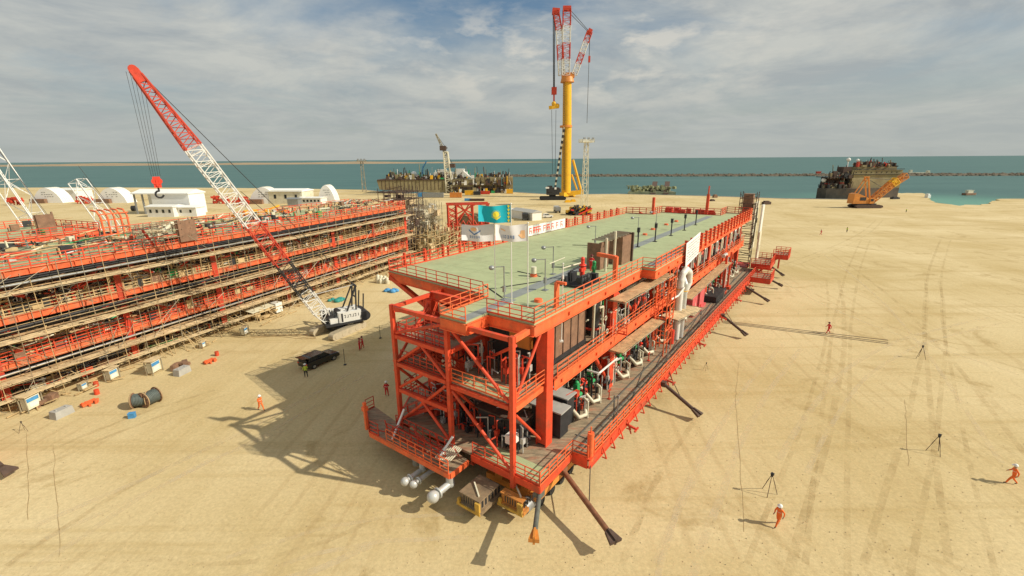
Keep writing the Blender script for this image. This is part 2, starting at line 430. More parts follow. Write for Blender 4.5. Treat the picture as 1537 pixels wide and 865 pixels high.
def sea_material():
    m = bpy.data.materials.new('sea_water'); m.use_nodes = True
    n, l = m.node_tree.nodes, m.node_tree.links; b = n['Principled BSDF']
    b.inputs['Roughness'].default_value = 0.45; b.inputs['Specular IOR Level'].default_value = 0.22
    geo = n.new('ShaderNodeNewGeometry')
    mpn = n.new('ShaderNodeMapping'); mpn.inputs['Scale'].default_value = (0.25, 1, 1); l.new(geo.outputs['Position'], mpn.inputs[0])
    t = n.new('ShaderNodeTexNoise'); t.inputs['Scale'].default_value = 0.02; t.inputs['Detail'].default_value = 10; t.inputs['Roughness'].default_value = 0.7
    l.new(mpn.outputs[0], t.inputs['Vector'])
    r = n.new('ShaderNodeValToRGB'); l.new(t.outputs['Fac'], r.inputs[0])
    r.color_ramp.elements[0].position = 0.35; r.color_ramp.elements[0].color = (0.040, 0.115, 0.108, 1)
    r.color_ramp.elements[1].position = 0.7; r.color_ramp.elements[1].color = (0.068, 0.160, 0.145, 1)
    # pale turquoise shallows round the beach at the right
    P = at(1440, 303)
    vd = n.new('ShaderNodeVectorMath'); vd.operation = 'DISTANCE'; vd.inputs[1].default_value = (P.x, P.y, SEA_Z); l.new(geo.outputs['Position'], vd.inputs[0])
    mr = n.new('ShaderNodeMapRange'); mr.inputs[1].default_value = 10; mr.inputs[2].default_value = 120; mr.inputs[3].default_value = 0.8; mr.inputs[4].default_value = 0
    mr.interpolation_type = 'SMOOTHSTEP'; l.new(vd.outputs['Value'], mr.inputs[0])
    mx = n.new('ShaderNodeMix'); mx.data_type = 'RGBA'; l.new(mr.outputs[0], mx.inputs[0]); l.new(r.outputs[0], mx.inputs[6]); mx.inputs[7].default_value = (0.13, 0.33, 0.25, 1)
    l.new(mx.outputs[2], b.inputs['Base Color'])
    w = n.new('ShaderNodeTexNoise'); w.inputs['Scale'].default_value = 0.25; w.inputs['Detail'].default_value = 8; w.inputs['Roughness'].default_value = 0.7
    l.new(geo.outputs['Position'], w.inputs['Vector'])
    bp = n.new('ShaderNodeBump'); bp.inputs['Strength'].default_value = 0.6; bp.inputs['Distance'].default_value = 0.5
    l.new(w.outputs['Fac'], bp.inputs['Height']); l.new(bp.outputs[0], b.inputs['Normal'])
    return m
sm = MB(); sm.add([(-70000, 180, SEA_Z), (70000, 180, SEA_Z), (70000, 70000, SEA_Z), (-70000, 70000, SEA_Z)], [(0, 1, 2, 3)])
tag(sm.build('sea', sea_material()), 'calm grey green sea behind the yard', None, None, 'structure')
# quay edge coping
cb = MB()
for i in range(5, 12):
    a, b_ = shore[i], shore[i + 1]
    if i < 12: cb.bar((a.x, a.y, 0.1), (b_.x, b_.y, 0.1), 1.2, 0.3)
tag(cb.build('quay_edge', CONCRETE), kind='structure')
# small stones and clods scattered over the sand
st_ = MB(); q_ = random.Random(55)
for i in range(4200):
    px, py = q_.uniform(-40, 1580), 330 + 560 * q_.random() ** .8
    p = at(px, py); r_ = q_.choice((.015, .02, .02, .03, .045)) * (1 if py > 500 else 1.5)
    st_.ball((p.x, p.y, r_ * .3), r_, 5, 3, .7)
tag(st_.build('stones', mat('stone_clods', (0.47, 0.37, 0.22), .95, 0, .4, 2)), 'small loose stones and clods scattered over the sand', kind='stuff')
# faint wheel tracks across the yard
def track_material(name, col, lo, hi, amt):
    m = bpy.data.materials.new(name); m.use_nodes = True
    n, l = m.node_tree.nodes, m.node_tree.links; b = n['Principled BSDF']
    b.inputs['Base Color'].default_value = (*col, 1); b.inputs['Roughness'].default_value = .95; b.inputs['Specular IOR Level'].default_value = .1
    geo = n.new('ShaderNodeNewGeometry'); t = n.new('ShaderNodeTexNoise'); t.inputs['Scale'].default_value = .35; t.inputs['Detail'].default_value = 9; t.inputs['Roughness'].default_value = .8
    l.new(geo.outputs['Position'], t.inputs['Vector'])
    r = n.new('ShaderNodeMapRange'); r.inputs[1].default_value = lo; r.inputs[2].default_value = hi; r.inputs[3].default_value = 0; r.inputs[4].default_value = amt
    l.new(t.outputs['Fac'], r.inputs[0]); l.new(r.outputs[0], b.inputs['Alpha'])
    return m
q_ = random.Random(19)
tk_d, tk_l = MB(), MB()
def ribbon(mb, pts, w, z):
    L_, R2 = [], []
    for i, p in enumerate(pts):
        a_ = pts[max(0, i - 1)]; b2 = pts[min(len(pts) - 1, i + 1)]; d_ = (b2 - a_).normalized(); nn = Vector((-d_.y, d_.x, 0)) * w / 2
        L_.append((p.x + nn.x, p.y + nn.y, z)); R2.append((p.x - nn.x, p.y - nn.y, z))
    mb.add(L_ + R2, [(i, i + 1, i + 1 + len(pts), i + len(pts)) for i in range(len(pts) - 1)])
zl = .004
for (a_, b2, bend) in (((1010, 860), (1190, 520), 2), ((1150, 860), (1250, 420), -3), ((1240, 860), (1300, 360), 3), ((1330, 860), (1400, 420), -2), ((1460, 860), (1420, 360), 4), ((1530, 700), (1240, 380), -5),
                      ((1537, 560), (1180, 420), 6), ((1190, 700), (1500, 480), 8), ((20, 860), (420, 640), 3), ((200, 860), (560, 800), -3), ((330, 860), (700, 790), 2), ((0, 720), (330, 590), 2),
                      ((60, 800), (540, 560), -2), ((960, 860), (1060, 640), 1), ((1320, 330), (1180, 400), 5), ((1180, 340), (1537, 370), 6), ((1200, 320), (1500, 335), 3)):
    A2, B2 = at(*a_), at(*b2); d_ = (B2 - A2); nn = Vector((-d_.y, d_.x, 0)).normalized()
    for off_ in (-1.1, 1.1):
        ps = [A2 + d_ * (k / 24) + nn * (off_ + bend * .6 * math.sin(math.pi * k / 24) + .06 * math.sin(k * .9)) for k in range(25)]
        zl += .0007; ribbon(tk_d if q_.random() < .5 else tk_l, ps, q_.uniform(.35, .6), zl)
tag(tk_d.build('wheel_tracks', track_material('dark_track', (0.40, 0.28, 0.125), .42, .66, .24)), kind='structure')
tag(tk_l.build('pale_wheel_tracks', track_material('pale_track', (0.76, 0.64, 0.42), .38, .64, .45)), kind='structure')
# low brown coast far away at the left
land = MB(); LM = mat('far_land', (0.34, 0.25, 0.15), 0.95, 0, 0.2, 0.004)
xs = [-6500 + i * 60 for i in range(115)]
prev = None; rows = []
for i, x in enumerate(xs):
    y = 3300 + 0.12 * (x + 2000)
    t = min(1.0, max(0.0, (300 - x) / 900.0))
    h = (11 + 5 * math.sin(i * .31) * math.sin(i * .083) + rnd.uniform(-1, 1)) * t
    rows.append([(x, y, SEA_Z - .5), (x, y + 60, h * .35 + SEA_Z), (x, y + 500, h + SEA_Z), (x, y + 1500, SEA_Z - 1)])
vs = [p for r_ in rows for p in r_]
fs = [(i * 4 + j, i * 4 + 4 + j, i * 4 + 5 + j, i * 4 + 1 + j) for i in range(len(rows) - 1) for j in range(3)]
land.add(vs, fs)
tag(land.build('far_shore', LM), kind='structure')
# breakwater of dark rocks across the bay
bw = MB(); r2 = random.Random(3)
A, B = at(640, 262.5, SEA_Z), at(1700, 262.5, SEA_Z)
A = Vector((-70, 690, 0)); B = Vector((860, 690, 0))
A = at(735, 265.5, SEA_Z); B = at(1620, 263.5, SEA_Z)
for i in range(1500):
    t = r2.random(); c = A.lerp(B, t); w = r2.uniform(-6, 6)
    s_ = r2.uniform(1.2, 2.6)
    bw.ball((c.x + r2.uniform(-1, 1), c.y + w, SEA_Z + 2.6 - abs(w) * .45), s_, 5, 3, .8)
d = (B - A).normalized(); nrm = Vector((-d.y, d.x, 0))
for q in (0,):
    e = [A - nrm * 8, B - nrm * 8, B - nrm * 2, A - nrm * 2, A + nrm * 2, B + nrm * 2, B + nrm * 8, A + nrm * 8]
    zz = [SEA_Z - 1, SEA_Z - 1, 1.4, 1.4, 1.4, 1.4, SEA_Z - 1, SEA_Z - 1]
    bw.add([(p.x, p.y, z) for p, z in zip(e, zz)], [(0, 1, 2, 3), (3, 2, 5, 4), (4, 5, 6, 7)])
tag(bw.build('breakwater', mat('breakwater_rock', (0.13, 0.105, 0.075), 0.95, 0, 0.5, 0.4)), 'long low breakwater of dark brown rocks crossing the bay', 'breakwater')
# ================================================================ the orange module on its trailers
AXIS = R(36.19)
ORG = at(770, 712, 3.0); ORG.z = 0
MROT = R(90) - AXIS
def mloc(px, py, z):
    p = at(px, py, z) - Vector((ORG.x, ORG.y, 0))
    return (p.x * math.sin(AXIS) + p.y * math.cos(AXIS), -p.x * math.cos(AXIS) + p.y * math.sin(AXIS), z)
def mw(u, v, z=0):
    return Vector((ORG.x + u * math.sin(AXIS) - v * math.cos(AXIS), ORG.y + u * math.cos(AXIS) + v * math.sin(AXIS), z))
mod = thing('process_module', 'huge orange steel module with pale green roof deck, standing on trailers mid yard', 'module', ORG, MROT)
def P(mb, name, m, label=None, parent=None):
    o = mb.build(name, m, parent or mod)
    if label: o['label'] = label
    return o
Z1, Z2, Z3 = 3.0, 8.6, 14.0
U_END = 80.0
COLS = [4.5, 16.2, 28.2, 40.2, 52.2, 64.2, 76.0]
# --- lower deck
P(MB().prism([(0.1, -2.2), (4.7, -2.2), (4.7, -3.6), (U_END, -3.6), (U_END, 15.5), (4.5, 15.5), (0.1, 12.5)], 2.78, 3.0), 'lower_deck', PLANKDECK)
P(MB().box(0.25, 1.9, -2.0, 3.7, 3.004, 3.03), 'deck_plate', GREENDECK, 'pale green plate at the front of the lower deck')
g_ = MB()
for v, u0 in ((-3.7, 4.7), (15.55, 4.5)):
    g_.ibeam((u0, v, 2.6), (U_END, v, 2.6), 0.3, 0.8)
g_.bar((0, -2.3, 2.72), (4.7, -2.3, 2.72), 0.12, 0.56)
g_.bar((4.7, -3.6, 2.6), (4.7, -2.3, 2.6), 0.12, 0.9)
g_.bar((0, -2.3, 2.72), (0, 4.0, 2.72), 0.14, 0.56)
g_.bar((0.0, 12.6, 2.6), (4.5, 15.5, 2.6), 0.2, 0.8)
for u in [6 + 3 * i for i in range(25)]:
    g_.ibeam((u, -3.5, 2.45), (u, 15.4, 2.45), 0.25, 0.6)
for v in (0.2, 4.2, 8.2, 12.3):
    g_.ibeam((0.2, v, 2.3), (U_END, v, 2.3), 0.4, 0.9)
P(g_, 'lower_deck_beams', ORANGE)
for u in (12.0, 22.5, 35, 47, 58, 69):
    b_ = MB().bar((u, -3.75, 2.3), (u, -4.7, 2.1), 0.16, 0.18).bar((u, -3.9, 2.3), (u, -4.2, 1.5), 0.1).bar((u - .4, -4.65, 2.08), (u + .4, -4.65, 2.08), 0.14)
    P(b_, 'side_bracket', RED)
# long dark skid rails and pipes lying on the outer walkway
k_ = MB()
for v in (-1.6, -2.5):
    k_.bar((5.5, v, 3.05), (78, v, 3.05), 0.10, 0.08)
for i in range(9):
    k_.bar((7 + i * 7.9, -1.3, 3.04), (7 + i * 3.2, -3.3, 3.04), 0.06, 0.05)
P(k_, 'walkway_strips', mat('strip_steel', (0.12, 0.115, 0.10), .8, 0, .3, 2))['kind'] = 'stuff'
# --- main columns: H-sections, flanges facing the long sides
def hcol(u, v, z0, z1, w=1.0, d=0.9, t=0.09):
    return MB().box(u - w / 2, u + w / 2, v - d / 2, v - d / 2 + t, z0, z1).box(u - w / 2, u + w / 2, v + d / 2 - t, v + d / 2, z0, z1) \
        .box(u - t / 2, u + t / 2, v - d / 2 + t, v + d / 2 - t, z0, z1)
for i, u in enumerate(COLS):
    for v in (0.2, 12.3):
        c = hcol(u, v, 2.2, 13.1, 0.95, 0.95)
        for z in (3.4, 7.6, 9.0, 12.9): c.box(u - .45, u + .45, v - .38, v + .38, z, z + .06)
        if u < 5: c.box(u - .44, u - .36, v - .38, v + .38, 3.2, 13.0)
        P(c, 'column', ORANGE)
    for z in (8.2, 13.35):
        P(MB().ibeam((u, 0.3, z), (u, 12.2, z), 0.4, 0.8), 'cross_beam', ORANGE)
# --- overhang brackets on the far long side
for u in [6.8] + COLS[1:]:
    P(MB().bar((u, 12.5, 9.9), (u, 20.5, 13.4), 0.45, 0.4), 'overhang_brace', ORANGE)
# --- middle deck
P(MB().prism([(0.1, 0.1), (U_END, 0.1), (U_END, 12.4), (4.3, 12.4), (4.3, 6.1), (0.1, 6.1)], 8.5, 8.6), 'middle_deck', PLANKDECK)
P(MB().box(0.3, 1.7, 0.3, 5.8, 8.604, 8.63), 'deck_plate', GREENDECK)
m_ = MB().ibeam((5.0, -0.35, 8.15), (U_END, -0.35, 8.15), 0.35, 0.95).ibeam((0, 12.45, 8.15), (U_END, 12.45, 8.15), 0.3, 0.9)
for u in [6 + 3.1 * i for i in range(24)]: m_.box(u, u + .2, -0.52, -0.34, 8.0, 8.25)
P(m_, 'middle_deck_girder', ORANGE2)
P(MB().rail([(5.2, -0.5, 8.65), (U_END - 1, -0.5, 8.65)], 1.15, 1.9), 'handrail', ORANGE2)
# --- roof deck
ROOF = [(2.2, -0.3), (22.6, -0.3), (22.6, -1.7), (U_END, -1.2), (U_END, 3.5), (74.6, 3.5), (74.0, 15.0), (69.3, 15.2), (68.6, 20.7), (6.8, 20.7), (5.4, 6.3), (-0.3, 6.3), (-0.3, 3.8), (2.2, 3.8)]
P(MB().prism(ROOF, 13.86, 14.0), 'roof_deck', GREENDECK)
P(MB().box(6.2, 72, 4.3, 5.5, 14.004, 14.02).box(-0.2, 6.0, 3.9, 4.8, 14.004, 14.02), 'deck_walkway', GREYDECK, 'grey non-slip strip along the roof deck')
pl = MB()
pl.box(24, 33, -1.3, -.2, 14.004, 14.02)
P(pl, 'deck_walkway', GREYDECK)
sg = MB()
for i in range(5):
    pass
rb = MB()
ring_ = ROOF
for i in range(len(ring_)):
    p, q = ring_[i], ring_[(i + 1) % len(ring_)]
    rb.ibeam((p[0], p[1], 13.43), (q[0], q[1], 13.43), 0.3, 0.84)
ib = MB()
for v in (4.2, 8.3, 12.3, 16.3): ib.ibeam((6.9, v, 13.4), (68.4, v, 13.4), 0.3, 0.7)
for u in [8 + 3.0 * i for i in range(21)]: ib.ibeam((u, -0.1, 13.5), (u, 20.5, 13.5), 0.2, 0.5)
P(ib, 'roof_beams', ORANGE)
st = rb
for i in range(22):
    u = 7 + i * 3.3
    v = -0.3 if u < 22.6 else -1.7 + (u - 22.6) * .0087
    st.box(u, u + .22, v - .17, v, 13.3, 13.55)
P(rb, 'roof_edge_beam', ORANGE2)
P(MB().rail([(2.2, 3.9, 14), (2.2, -0.3, 14)], 1.1, 1.3), 'handrail', ORANGE)
P(MB().rail([(2.2, -0.3, 14), (22.6, -0.3, 14), (22.6, -1.7, 14)], 1.15, 1.7), 'handrail', ORANGE2)
P(MB().rail([(22.6, -1.7, 14), (U_END - .3, -1.25, 14)], 1.2, 1.9, 0.05), 'handrail', ORANGE2)
for u in [33 + 2.4 * i for i in range(19)]:
    P(MB().bar((u, -1.68 + (u - 22.6) * .0087 - .1, 13.4), (u, -1.68 + (u - 22.6) * .0087 - .1, 15.5), 0.34, 0.16), 'rail_post', ORANGE)
P(MB().rail([(-0.3, 3.8, 14), (-0.3, 6.3, 14), (5.4, 6.4, 14)], 1.1, 1.3), 'handrail', ORANGE2)
P(MB().rail([(5.5, 7.0, 14), (6.8, 20.6, 14)], 1.15, 1.7), 'handrail', RED)
P(MB().rail([(6.8, 20.6, 14), (68.6, 20.6, 14)], 1.2, 2.0, 0.04, True), 'handrail', ORANGE)
for u in [9 + 2.9 * i for i in range(20)]:
    P(MB().bar((u, 20.72, 13.6), (u, 20.72, 15.5), 0.32, 0.14).bar((u + .8, 20.72, 13.6), (u + .8, 20.72, 15.3), 0.12), 'rail_post', ORANGE)
P(MB().rail([(68.6, 20.6, 14), (69.3, 15.2, 14), (74, 15, 14), (74.6, 3.5, 14), (U_END, 3.5, 14), (U_END, -1.1, 14)], 1.25, 1.5, 0.06), 'handrail', RED)
P(MB().bar((69.3, 15.2, 13.5), (69.3, 15.2, 17.4), 0.45), 'post', ORANGE)
P(MB().bar((75.2, 6.3, 13.5), (75.2, 6.3, 18), 0.5).bar((75.2, 6.3, 18), (75.2, 6.3, 19.6), 0.22), 'post', ORANGE)
# small guarded landing and posts beside the roof edge
P(MB().bar((6.2, .3, 14.0), (6.2, .3, 16.0), 0.2, 0.45).bar((6.2, .35, 16.0), (6.2, -.5, 16.0), 0.22, 0.2), 'davit_post', ORANGE2)
P(MB().bar((16.6, .1, 13.3), (16.6, .1, 16.2), 0.36).bar((16.6, .1, 16.1), (17.1, 2.2, 16.1), 0.34), 'davit_post', ORANGE2)
# red boxes and pipes just beyond the roof's far edge
eb = MB()
for i in range(26):
    u = rnd.uniform(75.5, 79.2); v = rnd.uniform(3.8, 14.5)
    eb.box(u, u + rnd.uniform(.3, 1.2), v, v + rnd.uniform(.2, 1.6), 12.6, 13.4 + rnd.uniform(0, 1.5))
eb.prism([(74.7, 3.6), (U_END, 3.6), (U_END, 15), (74.2, 15)], 12.3, 12.55)
P(eb, 'end_skid', RED)
# --- front open frame
def tub(name, segs, r=0.16, m=ORANGE): 
    for p, q in segs: P(MB().tube(p, q, r, None, 8), name, m)
def boxb(name, segs, w=0.28, h=0.32, m=ORANGE):
    for p, q in segs: P(MB().bar(p, q, w, h), name, m)
boxb('frame_column', [((0, v, 1.9), (0, v, 13.7)) for v in (0, 6, 12.1)], 0.33, 0.33)
boxb('frame_beam', [((0, 0.25, 13.45), (0, 5.75, 13.45)), ((0, 6.25, 13.45), (0, 11.85, 13.45)),
                    ((0, 0.25, 8.3), (0, 5.75, 8.3)), ((0, 6.25, 11.0), (0, 11.9, 11.0)), ((0, 6.25, 8.5), (0, 11.9, 8.5)), ((0, 6.25, 6.1), (0, 11.9, 6.1)),
                    ((0.25, 12.1, 13.45), (6.0, 12.2, 13.45)), ((0.25, 12.1, 8.4), (4.2, 12.3, 8.4)), ((0.25, 12.1, 11), (4.2, 12.3, 11)),
                    ((0.25, 6, 8.3), (4.4, 6, 8.3)), ((0.25, 6, 11), (4.4, 6, 11))])
boxb('frame_beam', [((0.25, 0, 13.4), (4.1, 0.2, 13.4)), ((0.25, 0, 8.15), (4.1, 0.1, 8.15)), ((0.25, 6, 13.35), (5.2, 6.1, 13.35))], 0.28, 0.42, ORANGE2)
boxb('inner_column', [((4.6, 6.2, 2.2), (4.6, 6.2, 13.3)), ((4.7, 9.2, 2.2), (4.7, 9.2, 13.3))], 0.55, 0.55)
tub('diagonal_brace', [((0, 5.7, 13.1), (0, 0.3, 8.7)), ((0, 5.7, 7.9), (0, 0.3, 3.3)), ((0.4, 0.05, 8.8), (4.1, 0.2, 13.0)),
                       ((0.4, 0, 12.9), (4.4, 5.9, 8.9)), ((0.4, 0.05, 7.6), (4.1, 0.2, 3.5)), ((0.4, 0.5, 7.9), (4.5, 3.8, 3.4)),
                       ((0, 11.8, 8.8), (0, 9.0, 10.8)), ((0, 6.3, 8.8), (0, 8.8, 10.8)), ((0, 11.8, 11.3), (0, 6.3, 13.2)),
                       ((0, 11.8, 3.3), (0, 6.3, 8.2)), ((0, 9.2, 5.9), (0, 6.3, 3.4)), ((0.3, 12.1, 8.9), (4.3, 12.2, 12.9)), ((0.3, 12.1, 13.1), (5.6, 12.2, 11.2)),
                       ((0.2, 11.7, 8.8), (4.2, 9.3, 10.6)), ((0.3, 6, 8.0), (4.4, 6.1, 3.4)), ((0.3, 12.1, 7.9), (4.3, 12.2, 3.6)), ((0, 9.0, 8.3), (0, 11.8, 6.4))], 0.125)
P(MB().prism([(0.2, 6.3), (4.4, 6.3), (4.4, 12.0), (0.2, 12.0)], 10.9, 10.98), 'stair_landing', PLANKDECK)
P(MB().rail([(0.2, 6.5, 11.0), (0.2, 11.9, 11.0), (4.3, 11.9, 11.0)], 1.1, 1.2).rail([(2.4, 7.0, 11), (2.4, 11, 11)], 1.1, 1.0), 'handrail', RED)
P(MB().rail([(0.1, 0.2, 8.65), (0.1, 5.8, 8.65)], 1.1, 1.4).rail([(0.3, -0.1, 8.65), (4.0, -0.1, 8.65)], 1.1, 1.3), 'handrail', ORANGE2)
# stairs zigzagging inside the left half of the frame
def stair(p, q, w=0.9, name='stair_flight'):
    p, q = Vector(p), Vector(q); s = MB(); n_ = max(4, int(abs(q.z - p.z) / .24))
    d = Vector((q.x - p.x, q.y - p.y, 0)).normalized(); sd = Vector((-d.y, d.x, 0)) * w / 2
    for sg_ in (-1, 1):
        s.bar(p + sd * sg_, q + sd * sg_, 0.06, 0.26)
        up = Vector((0, 0, 1.0)); s.bar(p + sd * sg_ + up, q + sd * sg_ + up, 0.06); s.bar(p + sd * sg_ + up * .5, q + sd * sg_ + up * .5, 0.05)
        for k in range(5):
            c = p.lerp(q, k / 4) + sd * sg_; s.bar(c, c + up, 0.06)
    for k in range(n_):
        c = p.lerp(q, (k + .5) / n_); s.bar(c - sd, c + sd, 0.26, 0.05)
    P(s, name, RED)
stair((2.6, 11.6, 3.0), (2.6, 7.2, 5.8)); stair((3.6, 7.2, 5.8), (3.6, 11.6, 8.5))
stair((2.6, 11.4, 8.6), (2.6, 7.4, 11.0)); stair((0.9, 12.8, 2.7), (0.9, 8.0, 5.6))
P(MB().box(2.0, 4.2, 6.4, 7.2, 5.72, 5.8).box(2.0, 4.2, 11.4, 12.0, 8.42, 8.5), 'stair_landing', PLANKDECK)
# lower platform sticking out at the front left
P(MB().prism([(-2.3, 4.1), (-0.3, 4.1), (0, 6.0), (0, 12.4), (0.6, 16.6), (-0.4, 16.6), (-2.3, 13.4)], 2.52, 2.62), 'front_platform', PLANKDECK)
P(MB().bar((-2.35, 4.1, 2.42), (-2.35, 13.4, 2.42), 0.14, 0.42).bar((-2.35, 13.4, 2.42), (-0.4, 16.6, 2.42), 0.14, 0.42).bar((-2.3, 4.05, 2.42), (-0.3, 4.05, 2.42), 0.14, 0.42), 'platform_beam', ORANGE2)
P(MB().rail([(-2.35, 4.2, 2.62), (-2.35, 11.2, 2.62)], 1.15, 1.0), 'handrail', ORANGE2)
P(MB().rail([(-2.3, 12.3, 2.62), (-2.35, 13.4, 2.62), (-0.4, 16.5, 2.62), (.5, 16.5, 2.62)], 1.15, 0.8), 'handrail', RED)
P(MB().rail([(-1.6, 5.2, 2.62), (-1.6, 12.0, 2.62)], 1.0, .9).rail([(-0.6, 5.4, 2.62), (-0.6, 12.0, 2.62)], 1.3, .9), 'handrail', RED)
cl = MB()
for i in range(26):
    v = rnd.uniform(4.6, 12.4); u = rnd.uniform(-1.9, -.2)
    cl.tube((u, v, 2.7 + rnd.random() * .4), (u + rnd.uniform(-.7, .7), v + rnd.uniform(-1.2, 1.2), 2.8 + rnd.random() * 1.1), 0.05, None, 5)
P(cl, 'loose_pipes', RED)['kind'] = 'stuff'
cl = MB()
for i in range(9): cl.bar((-2.0, 4.6 + i * .16, 3.1), (-.3, 4.7 + i * .17, 3.4), 0.07)
P(cl, 'pale_ladder', CREAM)
P(MB().bar((-2.0, 10.9, 2.7), (-.3, 11.2, 4.6), 0.14).bar((-1.8, 5.5, 3.3), (-.6, 5.3, 4.4), 0.13), 'yellow_strut', CANVAS)
P(MB().bar((-2.2, 14.0, 2.6), (-2.2, 14.0, 5.2), .22).box(-2.4, -2.0, 13.8, 14.2, 4.4, 4.8), 'beacon_post', ORANGE2)
P(MB().rail([(0.05, -2.25, 3.0), (0.05, 3.9, 3.0)], 1.1, 1.4), 'handrail', ORANGE)
P(MB().rail([(0.05, -2.3, 3.0), (4.7, -2.3, 3.0), (4.75, -3.6, 3.0)], 1.15, 1.3), 'handrail', ORANGE2)
P(MB().rail([(5.6, -3.7, 3.0), (38, -3.7, 3.0)], 1.15, 1.6, 0.04), 'handrail', ORANGE2)
P(MB().rail([(38, -3.7, 3.0), (U_END, -3.7, 3.0)], 1.15, 1.6, 0.05), 'handrail', ORANGE)
P(MB().tube((5.2, -3.55, 2.6), (5.2, -3.55, 5.0), 0.26, None, 10).tube((5.2, -3.55, 5.0), (5.2, -3.55, 5.5), 0.06), 'lifting_post', ORANGE2)
# outside brackets of the rail (little kick-outs)
kb = MB()
for i in range(44):
    u = 7 + i * 1.66
    P(MB().bar((u, -3.75, 2.9), (u, -4.15, 1.9), 0.09).bar((u, -4.15, 1.9), (u, -3.75, 1.9), 0.08), 'edge_bracket', ORANGE)
# --- V braces in the side bays
for i in range(len(COLS) - 1):
    a, b_ = COLS[i] + .6, COLS[i + 1] - .6; m = (a + b_) / 2
    if i >= 1: tub('diagonal_brace', [((a, .2, 12.9), (m, .2, 9.2)), ((b_, .2, 12.9), (m, .2, 9.2))], 0.2)
    tub('diagonal_brace', [((b_ + .1 if i else a + 11.4, .2, 3.3), (b_ - 2.6, .2, 7.5))], 0.2)
    tub('diagonal_brace', [((a, 12.3, 12.9), (m, 12.3, 9.2)), ((b_, 12.3, 12.9), (m, 12.3, 9.2)), ((a, 12.3, 3.3), (m, 12.3, 7.7)), ((b_, 12.3, 3.3), (m, 12.3, 7.7))], 0.2)
# --- equipment on the lower deck, seen between the columns
def valve_unit(u, v, z, s=1.0, gl=True):
    b = MB()
    b.path([(u - .9 * s, v + 1.6, z + 1.1), (u - .9 * s, v, z + 1.1), (u - .9 * s, v - .7, z + .55), (u - .1, v - .95, z + .5), (u + .25, v - .7, z + .9)], 0.17 * s, 8)
    b.path([(u + .25, v - .95, z + .03), (u + .25, v - .95, z + 1.6), (u + .5, v - .4, z + 1.7)], 0.09, 6)
    b.path([(u + 1.5, v + 1.5, z + 1.0), (u + 1.5, v - .2, z + 1.0), (u + 1.5, v - .2, z + .03)], 0.13, 8)
    o = P(b, 'valve_pipework', CREAM)
    r = MB().tube((u - .9 * s, v + .3, z + 1.2), (u - .9 * s, v + .3, z + 2.1), .2 * s, .12, 8).ring((u - .9 * s, v + .3, z + 2.35), (0.3, -.6, 1), .34 * s, .09).tube((u - .9 * s, v + .3, z + 2.1), (u - .9 * s, v + .3, z + 2.45), .09).cbox((u - .9 * s, v + .3, z + 1.5), (.5, .5, .14))
    r.build('red_valve', REDV, o)
    if gl:
        g = MB().tube((u + .8, v + .5, z + 1.1), (u + .8, v + .5, z + 2.0), .16, .2, 8).cbox((u + .8, v + .5, z + 2.3), (.5, .42, .75)).tube((u + .55, v + .2, z + 1.7), (u + 1.05, v + .2, z + 1.7), .2, None, 8).ball((u + .8, v + .5, z + 2.75), .22, 8, 5)
        g.build('green_valve', GREENV, o)
    return o
vu = [9.6, 18.9, 22.6, 26.2, 30.6, 33.6]
for u in vu: valve_unit(u, 0.0, 3.0)
for u in (12.6, 37, 40.0, 44.0): valve_unit(u, .2, 3.0, .9)
for u in (17.6, 21.0, 24.4, 38, 43, 49, 55, 61, 67): valve_unit(u, 1.6, 8.65, .8)
for u in (53, 57, 61, 65, 69, 73): valve_unit(u, -.2, 3.0, .9)
# dark electrical cabinets beside the first column
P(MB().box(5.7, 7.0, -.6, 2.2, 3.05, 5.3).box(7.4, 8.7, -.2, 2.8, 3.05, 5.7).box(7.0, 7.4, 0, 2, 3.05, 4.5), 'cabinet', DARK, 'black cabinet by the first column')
P(MB().box(5.55, 7.15, -.75, 2.35, 5.3, 5.42).box(7.25, 8.85, -.35, 2.95, 5.7, 5.8), 'cabinet_roof', CONCRETE)
pk = [DARK, STEEL, BROWN, GREYP, ORANGE, CREAM, PINKRED]
eq = random.Random(21)
# vessels, skids, pipes, filling both storeys
for i in range(44):
    u = eq.uniform(2, 77); z = eq.choice((3.05, 3.05, 8.65)); v = eq.uniform(2.2, 9)
    m = eq.choice([DARK, DARK, STEEL, BROWN, BROWN, GREYP, DKRUST]); b = MB()
    if z > 8 and u < 7: continue
    k = eq.random()
    if k < .35:
        L = eq.uniform(2.5, 6); r = eq.uniform(.5, 1.1); zz = z + r + .5
        b.tube((u, v, zz), (u + L, v, zz), r, None, 14).ball((u, v, zz), r, 12, 6).ball((u + L, v, zz), r, 12, 6)
        for q in (.25, .75): b.box(u + L * q - .15, u + L * q + .15, v - r * .8, v + r * .8, z, zz - r * .4)
        P(b, 'pressure_vessel', m)
    elif k < .6:
        r = eq.uniform(.4, .8); h = eq.uniform(2.2, 3.8)
        b.tube((u, v, z), (u, v, z + h), r, None, 12).ball((u, v, z + h), r, 12, 5)
        b.ring((u, v, z + h * .6), (0, 0, 1), r, .06)
        P(b, 'vertical_vessel', m)
    else:
        w, d, h = eq.uniform(1, 3), eq.uniform(1, 2.4), eq.uniform(1.2, 3.2)
        b.box(u, u + w, v, v + d, z + .2, z + h)
        for q in range(4): b.box(u + w * q / 4, u + w * q / 4 + .06, v - .05, v, z + .2, z + h)
        b.box(u - .1, u + w + .1, v - .1, v + d + .1, z, z + .2)
        b.tube((u + w / 2, v + d / 2, z + h), (u + w / 2, v + d / 2, z + h + .7), .18, None, 8)
        P(b, 'equipment_skid', m)
